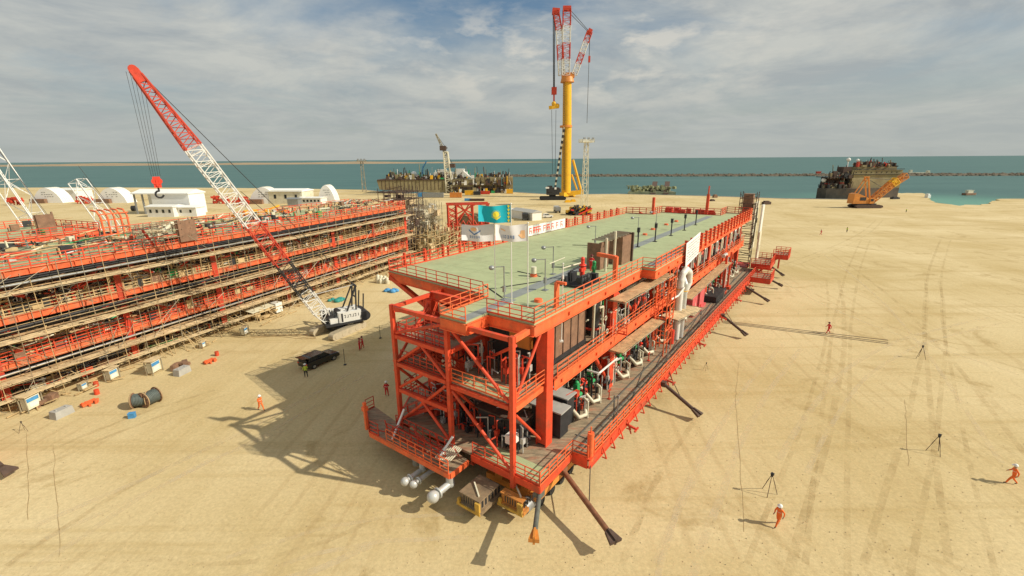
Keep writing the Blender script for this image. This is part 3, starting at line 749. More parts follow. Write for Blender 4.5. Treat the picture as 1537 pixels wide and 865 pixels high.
for i in range(30):
    v = eq.uniform(.8, 5.5); z = eq.choice((6.2, 6.6, 7.0, 7.3, 11.6, 12.0, 12.4, 4.6)) + eq.uniform(-.1, .1)
    u0 = eq.uniform(5, 50); u1 = min(78, u0 + eq.uniform(8, 30)); r = eq.choice((.08, .1, .14, .2))
    b = MB().tube((u0, v, z), (u1, v, z), r, None, 8)
    if eq.random() < .6: b.path([(u0, v, z), (u0, v, z - 2.6), (u0, v + 1, z - 2.6)], r, 8)
    P(b, 'pipe_run', eq.choice([STEEL, GREYP, GREYP, DARK, CREAM, STEEL, WHITE]))
sm_ = MB(); sm2 = MB(); sm3 = MB(); sm4 = MB()
for i in range(1500):
    u = eq.uniform(5.5, 78); z = eq.choice((3.05, 8.65)); v = eq.uniform(-0.3, 3.0); h = eq.uniform(.3, 3.6)
    t = eq.choice((sm_, sm_, sm_, sm2, sm2, sm3, sm4))
    if (z < 4 and u < 9.2) or (z > 4 and u < 13.2): continue
    r = eq.choice((.05, .07, .1))
    pts_ = [(u, v, z), (u, v, z + h), (u + eq.uniform(-1.5, 1.5), v + eq.uniform(-.2, .6), z + h)]
    t.path(pts_, r, 5)
    if eq.random() < .5: t.cbox((u, v, z + h * eq.random()), (eq.uniform(.2, .6), .3, eq.uniform(.2, .6)))
    if eq.random() < .3: t.ring((u, v - .3, z + h * .7), (0, 1, 0), .2, .04)
for b, m, nm in ((sm_, DARK, 'dark_small_piping'), (sm2, GREYP, 'grey_small_piping'), (sm3, RED, 'red_small_piping'), (sm4, CREAM, 'pale_small_piping')):
    P(b, nm, m)['kind'] = 'stuff'
# middle storey, behind the first two columns: large brown cooler panel
P(MB().box(5.6, 12.4, .9, 4.0, 9.2, 13.0), 'brown_cooler', BROWN, 'large brown clad cooler in the middle storey')
P(MB().box(5.3, 5.6, .8, 4.1, 8.8, 13.0).box(5.3, 12.6, .85, 4.1, 8.8, 9.2), 'cooler_frame', DARK)
cf = MB()
for i in range(6): cf.bar((5.8 + i * 1.3, .85, 9.1), (5.8 + i * 1.3, .85, 13.0), 0.05)
P(cf, 'cooler_ribs', DKRUST)
P(MB().tube((14.3, 1.2, 9.6), (14.3, 1.2, 12.6), .75, None, 14).ball((14.3, 1.2, 12.6), .75, 12, 5), 'vertical_vessel', DARK)
P(MB().ring((14.3, 1.2, 9.8), (0, 0, 1), .95, .12), 'vessel_ring', RED)
P(MB().path([(13.2, .5, 8.7), (13.2, .5, 12.2), (13.9, .5, 12.6), (14.8, .6, 12.3), (14.9, .7, 11.2)], .12, 8).path([(12.9, .3, 8.7), (12.9, .3, 12.8)], .09), 'pipe_loop', CREAM)
# a tall dark room behind the right half of the open frame
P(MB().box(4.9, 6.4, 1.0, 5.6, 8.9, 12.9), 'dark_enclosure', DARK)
P(MB().box(4.3, 4.85, 1.5, 3.4, 10.8, 12.4), 'fan_housing', CRANEORANGE).children
P(MB().box(1.2, 2.0, .9, 1.6, 4.3, 5.0).tube((1.6, 1.25, 3.0), (1.6, 1.25, 4.3), .09), 'junction_box', WHITE)
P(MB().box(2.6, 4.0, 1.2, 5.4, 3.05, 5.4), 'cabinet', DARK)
P(MB().box(2.4, 4.2, 1.0, 5.6, 5.4, 5.5), 'cabinet_roof', DKRUST)
# --- outboard scaffold board walkways
def walkway(a, b, w, m=WOOD, legs=True, name='board_walkway', lab=None):
    a, b = Vector(a), Vector(b); d = (b - a); L = d.length; d = d.normalized(); sd = Vector((-d.y, d.x, 0)); s = MB()
    n_ = 5
    for k in range(n_):
        off = sd * ((k + .5) / n_ - .5) * w; j = 0.0
        while j < L - .5:
            ln = min(3.6, L - j); zz = rnd.uniform(-.02, .03)
            s.bar(a + d * j + off + Vector((0, 0, zz)), a + d * (j + ln - .04) + off + Vector((0, 0, zz)), w / n_ * .94, 0.06); j += ln
    o = P(s, name, m, lab)
    t = MB()
    for e in (-1, 1): t.tube(a + sd * e * w / 2 - Vector((0, 0, .12)), b + sd * e * w / 2 - Vector((0, 0, .12)), .05, None, 5)
    k = int(L / 2)
    for i in range(k + 1):
        c = a + d * L * i / max(1, k); t.tube(c - sd * w * .6 - Vector((0, 0, .1)), c + sd * w * .6 - Vector((0, 0, .1)), .04, None, 5)
    t.build('walkway_tubes', SCAF, o)
walkway((14.6, -1.3, 7.7), (25.6, -1.5, 7.7), 1.3)
walkway((14.6, -1.1, 12.6), (27.5, -1.4, 12.6), 1.5)
walkway((34.5, -1.9, 8.0), (60, -1.5, 8.0), 1.3)
walkway((29.0, -1.6, 6.9), (33.5, -2.4, 6.9), 2.2, WOOD2)
walkway((32.4, -2.6, 6.6), (36.5, -2.6, 6.6), 1.8, WOOD2)
P(MB().rail([(16.6, -.5, 8.65), (16.6, -1.4, 8.65)], 1.1, 1), 'handrail', RED)
# tall scaffold-like orange frame with ladder around u 27-29
fr = MB()
for u in (26.6, 27.8, 29.2):
    for v in (-.7, -2.0): fr.bar((u, v, 3.0), (u, v, 13.2), .11)
for z in (4.5, 6, 7.5, 9, 10.5, 12):
    fr.bar((26.6, -2.0, z), (29.2, -2.0, z), .08).bar((26.6, -.7, z), (29.2, -.7, z), .08).bar((26.6, -2, z), (26.6, -.7, z), .08).bar((29.2, -2, z), (29.2, -.7, z), .08)
    fr.bar((26.6, -2.0, z), (29.2, -2.0, z + 1.2), .06)
P(fr, 'access_tower', ORANGE2)
# white gooseneck pipes
P(MB().path([(32.6, -1.6, 3.1), (32.6, -1.6, 10.6), (33.0, -1.6, 11.4), (34.0, -1.7, 11.8), (35.2, -1.8, 11.2), (35.5, -1.8, 9.8), (34.6, -1.4, 8.2)], .42, 14), 'gooseneck_pipe', WHITE, 'fat white gooseneck pipe rising outside the rail')
P(MB().path([(33.6, -1.9, 3.1), (33.6, -1.9, 10.0), (34.0, -1.4, 10.8), (34.3, -.4, 11.0)], .34, 12), 'gooseneck_pipe', GREYP)
P(MB().ring((32.6, -1.6, 9.6), (0, 0, 1), .45, .05).ring((33.6, -1.9, 9.2), (0, 0, 1), .38, .05).ring((35.5, -1.8, 10.4), (0, 0.1, 1), .45, .05), 'pipe_bands', YELLOW)
P(MB().path([(29.6, -1.5, 9.0), (31.2, -1.8, 9.1), (32.4, -2.1, 9.9)], .12, 8), 'pipe_arm', WHITE)
P(MB().tube((30.9, -1.6, 3.05), (30.9, -1.6, 4.8), .3, None, 10), 'red_drum', REDV)
P(MB().path([(60.5, -1.2, 3.1), (60.5, -1.2, 8.4), (59.6, -1.2, 9.3), (57.6, -1.2, 9.3)], .3, 10), 'gooseneck_pipe', GREYP)
# faded red vessels further along the lower deck
for u in (42.5, 46.5):
    P(MB().box(u, u + 2.6, -.8, 1.2, 3.4, 6.6).box(u + .2, u + 2.4, -.6, 1, 6.6, 6.9).box(u - .3, u + 2.9, -1.1, 1.4, 3.0, 3.4), 'exchanger_box', PINKRED)
for i in range(5): P(MB().tube((50 + i * 1.1, .2, 3.1), (50 + i * 1.1, .2, 8.0), .28, None, 10), 'riser', TEAL if i % 2 else GREYP)
P(MB().box(51, 58, -2.2, .8, 3.05, 4.0), 'black_skid', DARK)
for u0 in (57.5, 61): P(MB().box(u0, u0 + .3, -1.9, -1.6, 3.0, 9.5).box(u0, u0 + .3, -.6, -.3, 3.0, 9.5).box(u0 - .5, u0 + .9, -2.2, -.2, 3.0, 3.5), 'orange_stand', ORANGE)
for i in range(10):
    u = 40 + i * 3.6
    P(MB().box(u, u + 1.6, .4, 2.2, 8.7, 11.6 + (i % 3) * .4), 'equipment_skid', (PINKRED, RED, BROWN)[i % 3])
    P(MB().path([(u + 2.2, -.1, 8.7), (u + 2.2, -.1, 11.6), (u + 2.7, -.1, 12.1), (u + 3.2, -.1, 11.5), (u + 3.2, -.1, 10)], .15, 8), 'pipe_loop', CREAM if i % 2 else GREYP)
# --- things fixed on the roof deck
for (px, py) in ((757, 450), (818, 436), (830, 412), (893, 372), (957, 355), (984, 344)):
    u, v, _ = mloc(px, py, 14.0)
    b = MB().tube((u, v, 14), (u, v, 16.8), .05, None, 6).cbox((u, v, 14.9), (.22, .2, .5)).cbox((u, v, 14.03), (.5, .5, .06)).bar((u, v, 16.75), (u - .55, v + .55, 16.75), .06)
    o = P(b, 'lamp_pole', STEEL)
    MB().ball((u - .7, v + .7, 16.7), .24, 10, 6, .8).build('lamp_head', STEEL, o)
for (px, py) in ((957, 371), (983, 363), (1007, 354), (1027, 346), (1044, 338)):
    u, v, _ = mloc(px, py, 14.0)
    b = MB().tube((u, v, 14), (u, v, 16.0), .09, None, 6).cbox((u, v, 16.2), (.34, .3, .6)).cbox((u, v, 14.03), (.5, .5, .06))
    P(b, 'vent_post', DARK)
for (px, py) in ((801, 415), (968, 353), (980, 345), (1000, 338), (1015, 333), (808, 453)):
    u, v, _ = mloc(px, py, 14.0)
    o = P(MB().tube((u, v, 14), (u, v, 14.25), .36, .32, 12), 'deck_socket', ORANGE2)
    if px == 801: MB().tube((u, v, 14.3), (u, v, 14.95), .27, None, 12).build('drum', CREAM, o)
# brown crates stacked on the roof
cu_, cv_, _ = mloc(905, 408, 14.0)
P(MB().box(19.2, 21.2, 2.9, 3.1, 14.0, 16.8).box(19.2, 19.4, 3.1, 4.4, 14, 16.7), 'brown_screen', BROWN, 'brown plywood screen on the roof deck')
P(MB().box(22.6, 25.0, 2.0, 3.6, 14.0, 17.0), 'brown_crate', BROWN, 'tall brown crate on the roof deck')
P(MB().box(25.0, 25.25, 1.8, 3.8, 14.0, 17.2), 'crate_frame', DKRUST)
tb = MB()
for i in range(8): tb.bar((19.6 + i * .72, 1.9, 17.1 + .02 * i), (19.2 + i * .72, 3.9, 17.06 + .02 * i), .18, .1)
P(tb, 'top_beams', SCAF)
P(MB().tube((19.0, 2.2, 14), (19.0, 2.2, 17.4), .13).tube((20.6, 2.0, 14), (20.6, 2.0, 17.9), .14), 'pale_mast', CREAM)
P(MB().tube((14.8, 2.6, 14.4), (14.8, 2.6, 15.9), .24, .16, 10).ring((14.8, 2.6, 15.4), (0, 0, 1), .28, .08).ball((14.8, 2.6, 16.0), .2).cbox((14.8, 2.6, 15.0), (.9, .3, .3)), 'red_valve', REDV)
P(MB().tube((16.0, 2.0, 14.4), (16.0, 2.0, 15.4), .14, .18, 10).ball((16.0, 2.0, 15.5), .2).cbox((16.0, 2.0, 15.0), (.5, .3, .3)), 'green_valve', GREENV)
P(MB().box(11.8, 15.4, .9, 3.4, 14.05, 14.2).tube((12.2, 1.6, 14.6), (14.0, 1.6, 14.6), .3, None, 12).cbox((13.4, 2.9, 14.6), (.9, .5, .8)).cbox((14.8, 1.4, 14.5), (.5, .7, .6)).path([(12, 1.2, 14.2), (12, 1.2, 15.1), (13.4, 1.2, 15.1)], .09).path([(12.5, 2.6, 14.2), (12.5, 2.6, 15.3), (14.6, 2.8, 15.3)], .07).ring((13.2, 1.1, 14.8), (0, 1, 0), .35, .06).cbox((12.2, 3.0, 14.5), (.5, .5, .6)), 'pump_skid', DARK, 'dark pump skid on the roof deck')
P(MB().path([(15.9, 3.4, 14.1), (15.9, 3.4, 15.3), (13.0, 3.7, 15.3)], .07).path([(12.8, 5, 15.6), (16, 5.2, 15.6)], .04), 'pipe_loop', CREAM)
# cables lying on the roof deck
for (a, b_) in (((8, 9), (5.8, 5.2)), ((14, 9.5), (13.5, 6.4)), ((30, 12), (32, 8)), ((12, 5.4), (8.2, 7.2))):
    P(MB().tube((a[0], a[1], 14.03), (b_[0], b_[1], 14.03), .05, None, 5), 'deck_cable', DARK)
# white banner hung on the outer handrail, with rows of illegible small marks
bo = P(MB().add([(32.1, -1.98, 15.3), (32.3, -2.05, 12.4), (38.0, -1.98, 13.1), (38.2, -1.92, 15.9), (32.1, -1.94, 15.3), (32.3, -2.01, 12.4), (38.0, -1.94, 13.1), (38.2, -1.88, 15.9)],
          [(0, 1, 2, 3), (7, 6, 5, 4), (0, 4, 5, 1), (1, 5, 6, 2), (2, 6, 7, 3), (3, 7, 4, 0)]), 'banner', CANVAS, 'white banner with rows of small grey writing')
mk = MB(); q = random.Random(4)
for row in range(7):
    x = 32.7
    while x < 37.4:
        w_ = q.uniform(.12, .34); z_ = 14.95 - row * .34 + (x - 32) * .09
        mk.box(x, x + w_, -2.07, -2.055, z_, z_ + .1); x += w_ + q.uniform(.15, .5)
mk.build('banner_writing', STEEL, bo)
# small banners with red characters on the far handrail
for (px, py, w_) in ((801, 351, 4.0), (815, 347, 5.5), (829, 342, 6.0)):
    u, v, _ = mloc(px, py, 14.4)
    o = P(MB().box(u - w_ / 2, u + w_ / 2, 20.45, 20.52, 14.1, 15.6), 'rail_banner', CANVAS, 'white rail banner with red characters')
    ch = MB()
    for k in range(4):
        x = u - w_ / 2 + .35 + k * w_ / 4.3
        ch.box(x, x + .12, 20.43, 20.447, 14.4, 15.3).box(x + .15, x + .6, 20.43, 20.447, 15.15, 15.28).box(x + .15, x + .6, 20.43, 20.447, 14.75, 14.88)
        if k % 2: ch.box(x + .5, x + .62, 20.43, 20.447, 14.4, 14.75)
    ch.build('red_characters', REDV, o)
# --- far end: stair tower wrapped in scaffolding, white stair screen, red platforms
tw = MB(); tq = random.Random(9)
for u in (U_END + .6, U_END + 3.2):
    for v in (-1.6, 1.4): tw.tube((u, v, 0), (u, v, 18.3), .07, None, 5)
for z in range(1, 18):
    for (a, b_) in (((.6, -1.6), (3.2, -1.6)), ((3.2, -1.6), (3.2, 1.4)), ((3.2, 1.4), (.6, 1.4)), ((.6, 1.4), (.6, -1.6))):
        tw.tube((U_END + a[0], a[1], z), (U_END + b_[0], b_[1], z), .06, None, 4)
        if z % 2: tw.tube((U_END + a[0], a[1], z), (U_END + b_[0], b_[1], z + 1), .05, None, 4)
P(tw, 'scaffold_tower', DKRUST)
P(MB().box(U_END + 1.1, U_END + 2.7, -.9, .9, 14, 17.9), 'wrapped_stairs', BROWN)
P(MB().box(U_END + 1.2, U_END + 6.0, -1.5, -1.2, 6.5, 16.2), 'stair_screen', CREAM, 'tall cream screen at the far end')
P(MB().box(U_END + 3.2, U_END + 5.6, -2.6, -2.3, 8.6, 15.6).box(U_END + 3.8, U_END + 4.8, -2.68, -2.6, 10.0, 10.2), 'stair_screen', WHITE)
P(MB().box(U_END + 1.0, U_END + 3.3, -3.0, -2.7, 4.6, 10.4).box(U_END + 1.5, U_END + 2.4, -3.08, -3.0, 6.4, 7.8), 'stair_screen', CREAM)
P(MB().cbox((U_END + 3, -1.6, 8.2), (.8, .1, .8)).cbox((U_END + 4.6, -1.6, 12.3), (.7, .1, .9)), 'screen_windows', STEEL)
for (u0, u1, v0, v1, z) in ((71.5, 76.5, -7.0, -3.7, 3.0), (77.5, 85.0, -6.0, -2.6, 4.4), (84.5, 88.5, -8.2, -5.5, 5.4)):
    P(MB().box(u0, u1, v0, v1, z, z + .1), 'end_platform', PLANKDECK)
    P(MB().bar((u0, v0, z - .3), (u1, v0, z - .3), .15, .8).bar((u0, v0, z - .3), (u0, v1, z - .3), .15, .9).bar((u1, v0, z - .3), (u1, v1, z - .3), .15, .8), 'platform_beam', RED)
    P(MB().rail([(u0, v1, z + .1), (u0, v0, z + .1), (u1, v0, z + .1), (u1, v1, z + .1)], 1.15, 1.1, .05), 'handrail', ORANGE)
P(MB().bar((84, -5.5, 2.2), (84, -5.5, 4.5), .3).bar((87, -6.5, 2.2), (87, -6.5, 5.2), .3).bar((80, -3, 3), (87, -6.8, 4.8), .3).bar((80, -3.5, 2), (84, -5.5, 4.2), .3).box(79.9, 86, -1.2, 2, 2.2, 3.0), 'platform_support', RED)
# --- lifted sway struts with spade feet hanging from the lower deck
DKSTRUT = mat('dark_green_strut', (0.11, 0.12, 0.10), .7, 0, .3, 2)
def strut(a, b, m=RUST, r=.19, wire=None, name='sway_strut'):
    a, b = Vector(a), Vector(b); d = (b - a).normalized()
    o = P(MB().tube(a, b, r, None, 10).cbox(tuple(a), (.6, .5, .5)), name, m)
    s_ = d.cross(Vector((0, 0, 1))).normalized(); w_ = s_.cross(d).normalized()
    e = b + d * .9
    f = MB()
    k_ = .75 if m is not DKSTRUT else .55
    pts_ = [b + s_ * .3 * k_, b - s_ * .3 * k_, e - s_ * .62 * k_, e + s_ * .62 * k_]
    th = w_ * .12
    f.add([p + th for p in pts_] + [p - th for p in pts_], [(0, 1, 2, 3), (7, 6, 5, 4), (0, 4, 5, 1), (1, 5, 6, 2), (2, 6, 7, 3), (3, 7, 4, 0)])
    f.bar(b, e, .14, .5)
    f.build('strut_foot', DKRUST if m is not DKSTRUT else CRANEORANGE, o)
    if wire is not None:
        MB().tube(a.lerp(b, .62), wire, .04, None, 5).build('strut_wire', ROPE, o)
mfl = lambda px, py, z: Vector(mloc(px, py, z))
strut((3.4, -2.2, 2.2), mfl(912, 797, 1.4), RUST, .2, Vector((5.0, -3.7, 2.3)))
strut((0.3, -2.1, 2.2), mfl(803, 797, 2.6), DKSTRUT, .17)
MATS_FEET = 0
for (px, py, qx, qy) in ((996, 576, 1040, 614), (1085, 474, 1113, 497), (1118, 430, 1147, 448), (1141, 412, 1168, 426), (1152, 396, 1171, 410)):
    a = mfl(px, py, 2.4); b_ = mfl(qx, qy, 1.0)
    strut(a, b_, DKRUST, .19, Vector((a.x + 2.5, a.y + .3, 2.6)))
# --- big grey pipe ends and drums under the front left platform
def pipe_end(px, py, v, r, L, z):
    u0, v0, _ = mloc(px, py, z)
    b = MB().tube((u0, v0, z), (u0 + L, v0, z), r * .58, None, 14).ball((u0, v0, z), r, 14, 8).ring((u0 + .5, v0, z), (1, 0, 0), r * .8, .08)
    b.tube((u0 + L, v0, z), (u0 + L, v0, 2.5), r * .72, None, 12).ball((u0 + L, v0, z), r * .8, 12, 6)
    P(b, 'pipe_end', GREYP)
pipe_end(608, 723, 0, .34, 1.8, 1.3); pipe_end(621, 727, 0, .32, 2.1, 1.2); pipe_end(650, 746, 0, .46, 1.8, 1.4)
P(MB().tube((-1.4, 8.8, 0.9), (-1.4, 8.8, 2.3), .34, None, 12).tube((-1.4, 7.9, 0.9), (-1.4, 7.9, 2.3), .34, None, 12), 'hanging_drum', STEEL)

# ================================================================ the trailers under it
def trailer(v, n_ax, lab, packcol=YELLOW, nose=-3.2):
    root = thing('modular_trailer', lab, 'trailer', mw(0, v), MROT, 'self-propelled trailers under the module')
    MB().box(.8, .8 + n_ax * 1.5, -1.2, 1.2, .75, 1.25).box(.8, .8 + n_ax * 1.5, -.35, .35, 1.25, 1.7).build('trailer_bed', CRANEORANGE, root)
    for i in range(n_ax):
        u = 1.5 + i * 1.5
        for s_ in (-.85, .85):
            MB().tube((u, s_ - .28, .4), (u, s_ + .28, .4), .4, None, 12).tube((u, s_ - .3, .4), (u, s_ + .3, .4), .18, None, 8).bar((u, s_, .45), (u, s_, .8), .14).build('wheel_pair', RUBBER, root)
    pp = MB().box(nose, -.2, -1.1, 1.1, .75, 1.05).box(nose + .2, -.4, -.9, .9, 1.05, 1.75).box(nose + .1, -.3, -.96, .96, 1.75, 1.84)
    o = pp.build('power_pack', packcol, root)
    g = MB()
    for k in range(7): g.box(nose + .19, nose + .21, -.8 + k * .22, -.7 + k * .22, 1.12, 1.65)
    for k in range(6): g.box(nose + .4 + k * .38, nose + .6 + k * .38, -.915, -.89, 1.12, 1.65)
    g.build('grille', DARK, o)
    MB().box(nose - .08, nose + .2, -1.1, 1.1, .8, 1.0).box(nose - .08, nose + .1, -1.05, -.65, 1.0, 1.75).box(nose - .08, nose + .1, .8, 1.0, 1.0, 1.4).build('bumper', mat('dusty_yellow_paint', (0.55, 0.33, 0.05), .8, 0, .3, 2, 0, (.14, .1, .06), .8), o)
    MB().bar((nose + .5, -.6, 1.9), (nose + 1.4, .6, 1.95), .1).build('hose', CREAM, o)
    return root
trailer(2.0, 40, 'trailer with dusty brown and yellow power pack, foremost under the front of the orange module', mat('dusty_pack_paint', (0.24, 0.17, 0.10), .8, 0, .3, 2, 0, (.1, .07, .05), .6), -2.7)
trailer(-0.45, 40, 'shorter trailer with orange power pack under the right front corner of the module', mat('dusty_orange_paint', (0.50, 0.20, 0.04), .8, 0, .3, 2, 0, (.12, .08, .05), .7), -1.0)
trailer(9.4, 40, 'modular trailer shaded under the left half of the orange module', CRANEORANGE, -1.0)
bt = MB().tube((-.2, -.7, .5), (.7, -.7, .5), .5, None, 18).tube((-.22, -.7, .5), (-.2, -.7, .5), .3, None, 14)
tag(bt.build('oil_drum', STEEL, None, mw(0.2, -.2), MROT), 'short fat grey drum on the sand under the right front corner of the orange module', 'drum')

# ================================================================ flags on tall white poles
def flag(base, top, px0, px1, pyt, pyb, m, lab, deco):
    root = thing('flagpole', lab, 'flag', base, 0, 'flags on white poles at the front of the module')
    h = top.z - base.z
    MB().tube((0, 0, 0), (0, 0, h), .045, .03, 8).ball((0, 0, h), .07).cbox((0, 0, .05), (.25, .25, .1)).build('pole', WHITE, root)
    u0 = at_depth(px0, pyt, base.y); u1 = at_depth(px1, pyt, base.y)
    W = abs(u1.x - u0.x); Hf = at_depth(px1, pyt, base.y).z - at_depth(px1, pyb, base.y).z
    NX, NZ = 26, 10
    def pt(s, t, off=0.0):
        y = .22 * math.sin(s * 9 + t * 1.2) * s + off - .25 * s
        return (-s * W, y, h - .06 - t * Hf - .10 * math.sin(s * 4.0) * s + (.16 * s * (.5 - t)) * -1)
    vs, fs = [], []
    for e in (0.0, .02):
        for i in range(NX + 1):
            for j in range(NZ + 1): vs.append(pt(i / NX, j / NZ, e))
    K = (NX + 1) * (NZ + 1)
    for i in range(NX):
        for j in range(NZ):
            a = i * (NZ + 1) + j
            fs.append((a, a + 1, a + NZ + 2, a + NZ + 1)); fs.append((a + K, a + K + NZ + 1, a + K + NZ + 2, a + K + 1))
    f = MB().add(vs, fs, True).build('flag_cloth', m, root)
    deco(f, pt)
def blob(f, pt, poly, m, name):
    c = (sum(p[0] for p in poly) / len(poly), sum(p[1] for p in poly) / len(poly))
    vs = [pt(*c, -.02)] + [pt(p[0], p[1], -.02) for p in poly]
    MB().add(vs, [(0, i + 1, (i + 1) % len(poly) + 1) for i in range(len(poly))]).build(name, m, f)
def circ(cx_, cy_, rx, ry, n_=20): return [(cx_ + rx * math.cos(2 * math.pi * i / n_), cy_ + ry * math.sin(2 * math.pi * i / n_)) for i in range(n_)]
def star(cx_, cy_, rx, ry, n_=24): return [(cx_ + rx * (1 if i % 2 else .8) * math.cos(2 * math.pi * i / (2 * n_)), cy_ + ry * (1 if i % 2 else .8) * math.sin(2 * math.pi * i / (2 * n_))) for i in range(2 * n_)]
def deco_blue(f, pt):
    blob(f, pt, circ(.46, .50, .10, .19), SUNY, 'sun_disc')
    rays = MB()
    for k in range(24):
        t = 2 * math.pi * k / 24; c, s_ = math.cos(t), math.sin(t)
        q = [pt(.46 + .115 * c - .006 * s_, .5 + .215 * s_ + .012 * c, -.02), pt(.46 + .15 * c, .5 + .28 * s_, -.02), pt(.46 + .115 * c + .006 * s_, .5 + .215 * s_ - .012 * c, -.02)]
        rays.add(q, [(0, 1, 2)])
    rays.build('sun_rays', SUNY, f)
    for j in range(5):
        blob(f, pt, [(.045, .02 + j * .2), (.105, .02 + j * .2), (.105, .1 + j * .2), (.075, .19 + j * .2), (.045, .1 + j * .2)], SUNY, 'ornament_band')
    blob(f, pt, [(.30, .60), (.44, .76), (.62, .62), (.52, .72), (.44, .82), (.36, .72)], SUNY, 'eagle')
def strip(f, pt, x0, x1, y0, y1, m, name):
    v_ = []; n_ = 10
    for i in range(n_ + 1):
        s = x0[0] + (x1[0] - x0[0]) * i / n_; t = x0[1] + (x1[1] - x0[1]) * i / n_
        v_ += [pt(s, t + y0, -.02), pt(s, t + y1, -.02)]
    MB().add(v_, [(2 * i, 2 * i + 1, 2 * i + 3, 2 * i + 2) for i in range(n_)]).build(name, m, f)
def glyphs(f, pt, x, w, y, hh, seed, m=NAVY):
    q = random.Random(seed); b = MB()
    for k in range(5):
        a = x + k * w / 5
        for (s0, s1, t0, t1) in ((0, .03, 0, 1), (0, .12, 0, .2), (0, .12, .42, .6), (0, .12, .82, 1), (.10, .125, 0, 1)):
            if s1 != .03 and q.random() < .4: continue
            b.add([pt(a + s0 * w, y + t0 * hh, -.02), pt(a + s1 * w, y + t0 * hh, -.02), pt(a + s1 * w, y + t1 * hh, -.02), pt(a + s0 * w, y + t1 * hh, -.02)], [(0, 1, 2, 3)])
    b.build('flag_lettering', m, f)
def deco_a(f, pt):
    strip(f, pt, (.42, .28), (.62, .52), 0, .09, NAVY, 'blue_sweep'); strip(f, pt, (.62, .52), (.78, .26), 0, .09, NAVY, 'blue_sweep')
    blob(f, pt, circ(.63, .24, .10, .12), APRICOT, 'apricot_mark'); glyphs(f, pt, .45, .34, .66, .14, 2)
def deco_b(f, pt):
    glyphs(f, pt, .42, .42, .62, .2, 5); blob(f, pt, [(.10, .35), (.22, .35), (.24, .55), (.30, .6), (.2, .82), (.08, .8)], APRICOT, 'apricot_mark')
    strip(f, pt, (.7, .3), (.84, .2), 0, .08, APRICOT, 'apricot_mark')
for (pxb, pyb_, pxt, pyt, fx0, fx1, fy0, fy1, zb, m, lab, dc) in (
    (744.5, 491, 741, 335, 692, 741, 337, 363, 12.0, CLOTH, 'white flag with blue sweep and apricot mark, leftmost pole at the module front', deco_a),
    (768, 457, 764, 306, 715, 764, 307, 334, 14.0, TURQ, 'turquoise flag with yellow sun and yellow ornament band on a white pole', deco_blue),
    (792, 518, 790.5, 335, 741, 790, 336, 362, 11.0, CLOTH, 'white flag with blue lettering below the turquoise flag, on the middle pole', deco_b)):
    bse = at(pxb, pyb_, zb); hh = height(bse, pyt)
    flag(bse, Vector((bse.x, bse.y, hh)), fx0, fx1, fy0, fy1, m, lab, dc)
bse = at(842.5, 513, 11.0); hp = height(bse, 396)
tag(MB().tube((0, 0, 0), (0, 0, hp - 11), .05, .035, 8).ball((0, 0, hp - 11), .07).tube((0, 0, hp - 12.2), (0, 0, hp - 11.9), .09).cbox((0, 0, .05), (.3, .3, .1)).build('flagpole', WHITE, None, bse), 'bare white pole without a flag beside the second module column', 'pole')

# more guard rails, ledgers and pipework inside the left half of the open frame
for z in (8.6, 11.0):
    P(MB().rail([(.3, 6.4, z), (.3, 11.8, z)], 1.1, .9).rail([(4.1, 6.5, z), (4.1, 11.8, z)], 1.1, .9), 'handrail', RED)
P(MB().rail([(.3, 6.6, 5.8), (.3, 11.6, 5.8), (1.8, 11.8, 5.8)], 1.1, 1.0), 'handrail', RED)
P(MB().prism([(.3, 6.4), (1.9, 6.4), (1.9, 12.0), (.3, 12.0)], 8.42, 8.5), 'stair_landing', PLANKDECK)
q_ = random.Random(90)
for m__, nm in ((DARK, 'dark_small_piping'), (RED, 'red_small_piping'), (GREYP, 'grey_small_piping')):
    b = MB()
    for i in range(60):
        z = q_.choice((3.05, 3.05, 8.65)); u = q_.uniform(1.8, 4.2); v = q_.uniform(.8, 11.5); h = q_.uniform(.4, 2.6)
        b.path([(u, v, z), (u, v, z + h), (u + q_.uniform(-.8, .5), v + q_.uniform(-.8, .8), z + h)], .06, 5)
        if q_.random() < .5: b.cbox((u, v, z + h * .5), (.35, .3, .5))
    P(b, nm, m__)['kind'] = 'stuff'
# faint welded seams of the roof plates
sm_ = mat('weld_seam', (0.31, 0.36, 0.19), .8, 0, .1, 2)
b = MB()
for i in range(20): b.box(9 + i * 3.0, 9.045 + i * 3.0, .3, 4.2, 14.001, 14.004).box(9 + i * 3.0, 9.045 + i * 3.0, 5.6, 20.3, 14.001, 14.004)
for v in (9.4, 13.0, 16.8): b.box(7, 68, v, v + .04, 14.005, 14.008)
P(b, 'plate_seams', sm_)['kind'] = 'stuff'

P(MB().tube((12.2, -.75, 6.3), (16.2, -.75, 6.3), .1, None, 8).tube((12.2, -.75, 6.3), (12.2, .4, 6.3), .1, None, 8), 'white_pipe', WHITE)
for u in (11.5, 25.0, 38.5, 52):
    P(MB().tube((u, -3.0, 3.0), (u, -3.0, 4.9), .05, None, 6).cbox((u, -3.0, 5.0), (.2, .2, .25)), 'deck_lamp', STEEL)
for u in (14.0, 24.5, 33.0, 46):
    P(MB().bar((u, -1.1, 3.0), (u, -1.1, 3.9), .08).bar((u - .3, -1.1, 3.9), (u + .3, -1.1, 3.9), .1).cbox((u, -1.1, 3.03), (.3, .3, .06)), 'red_stand', RED)
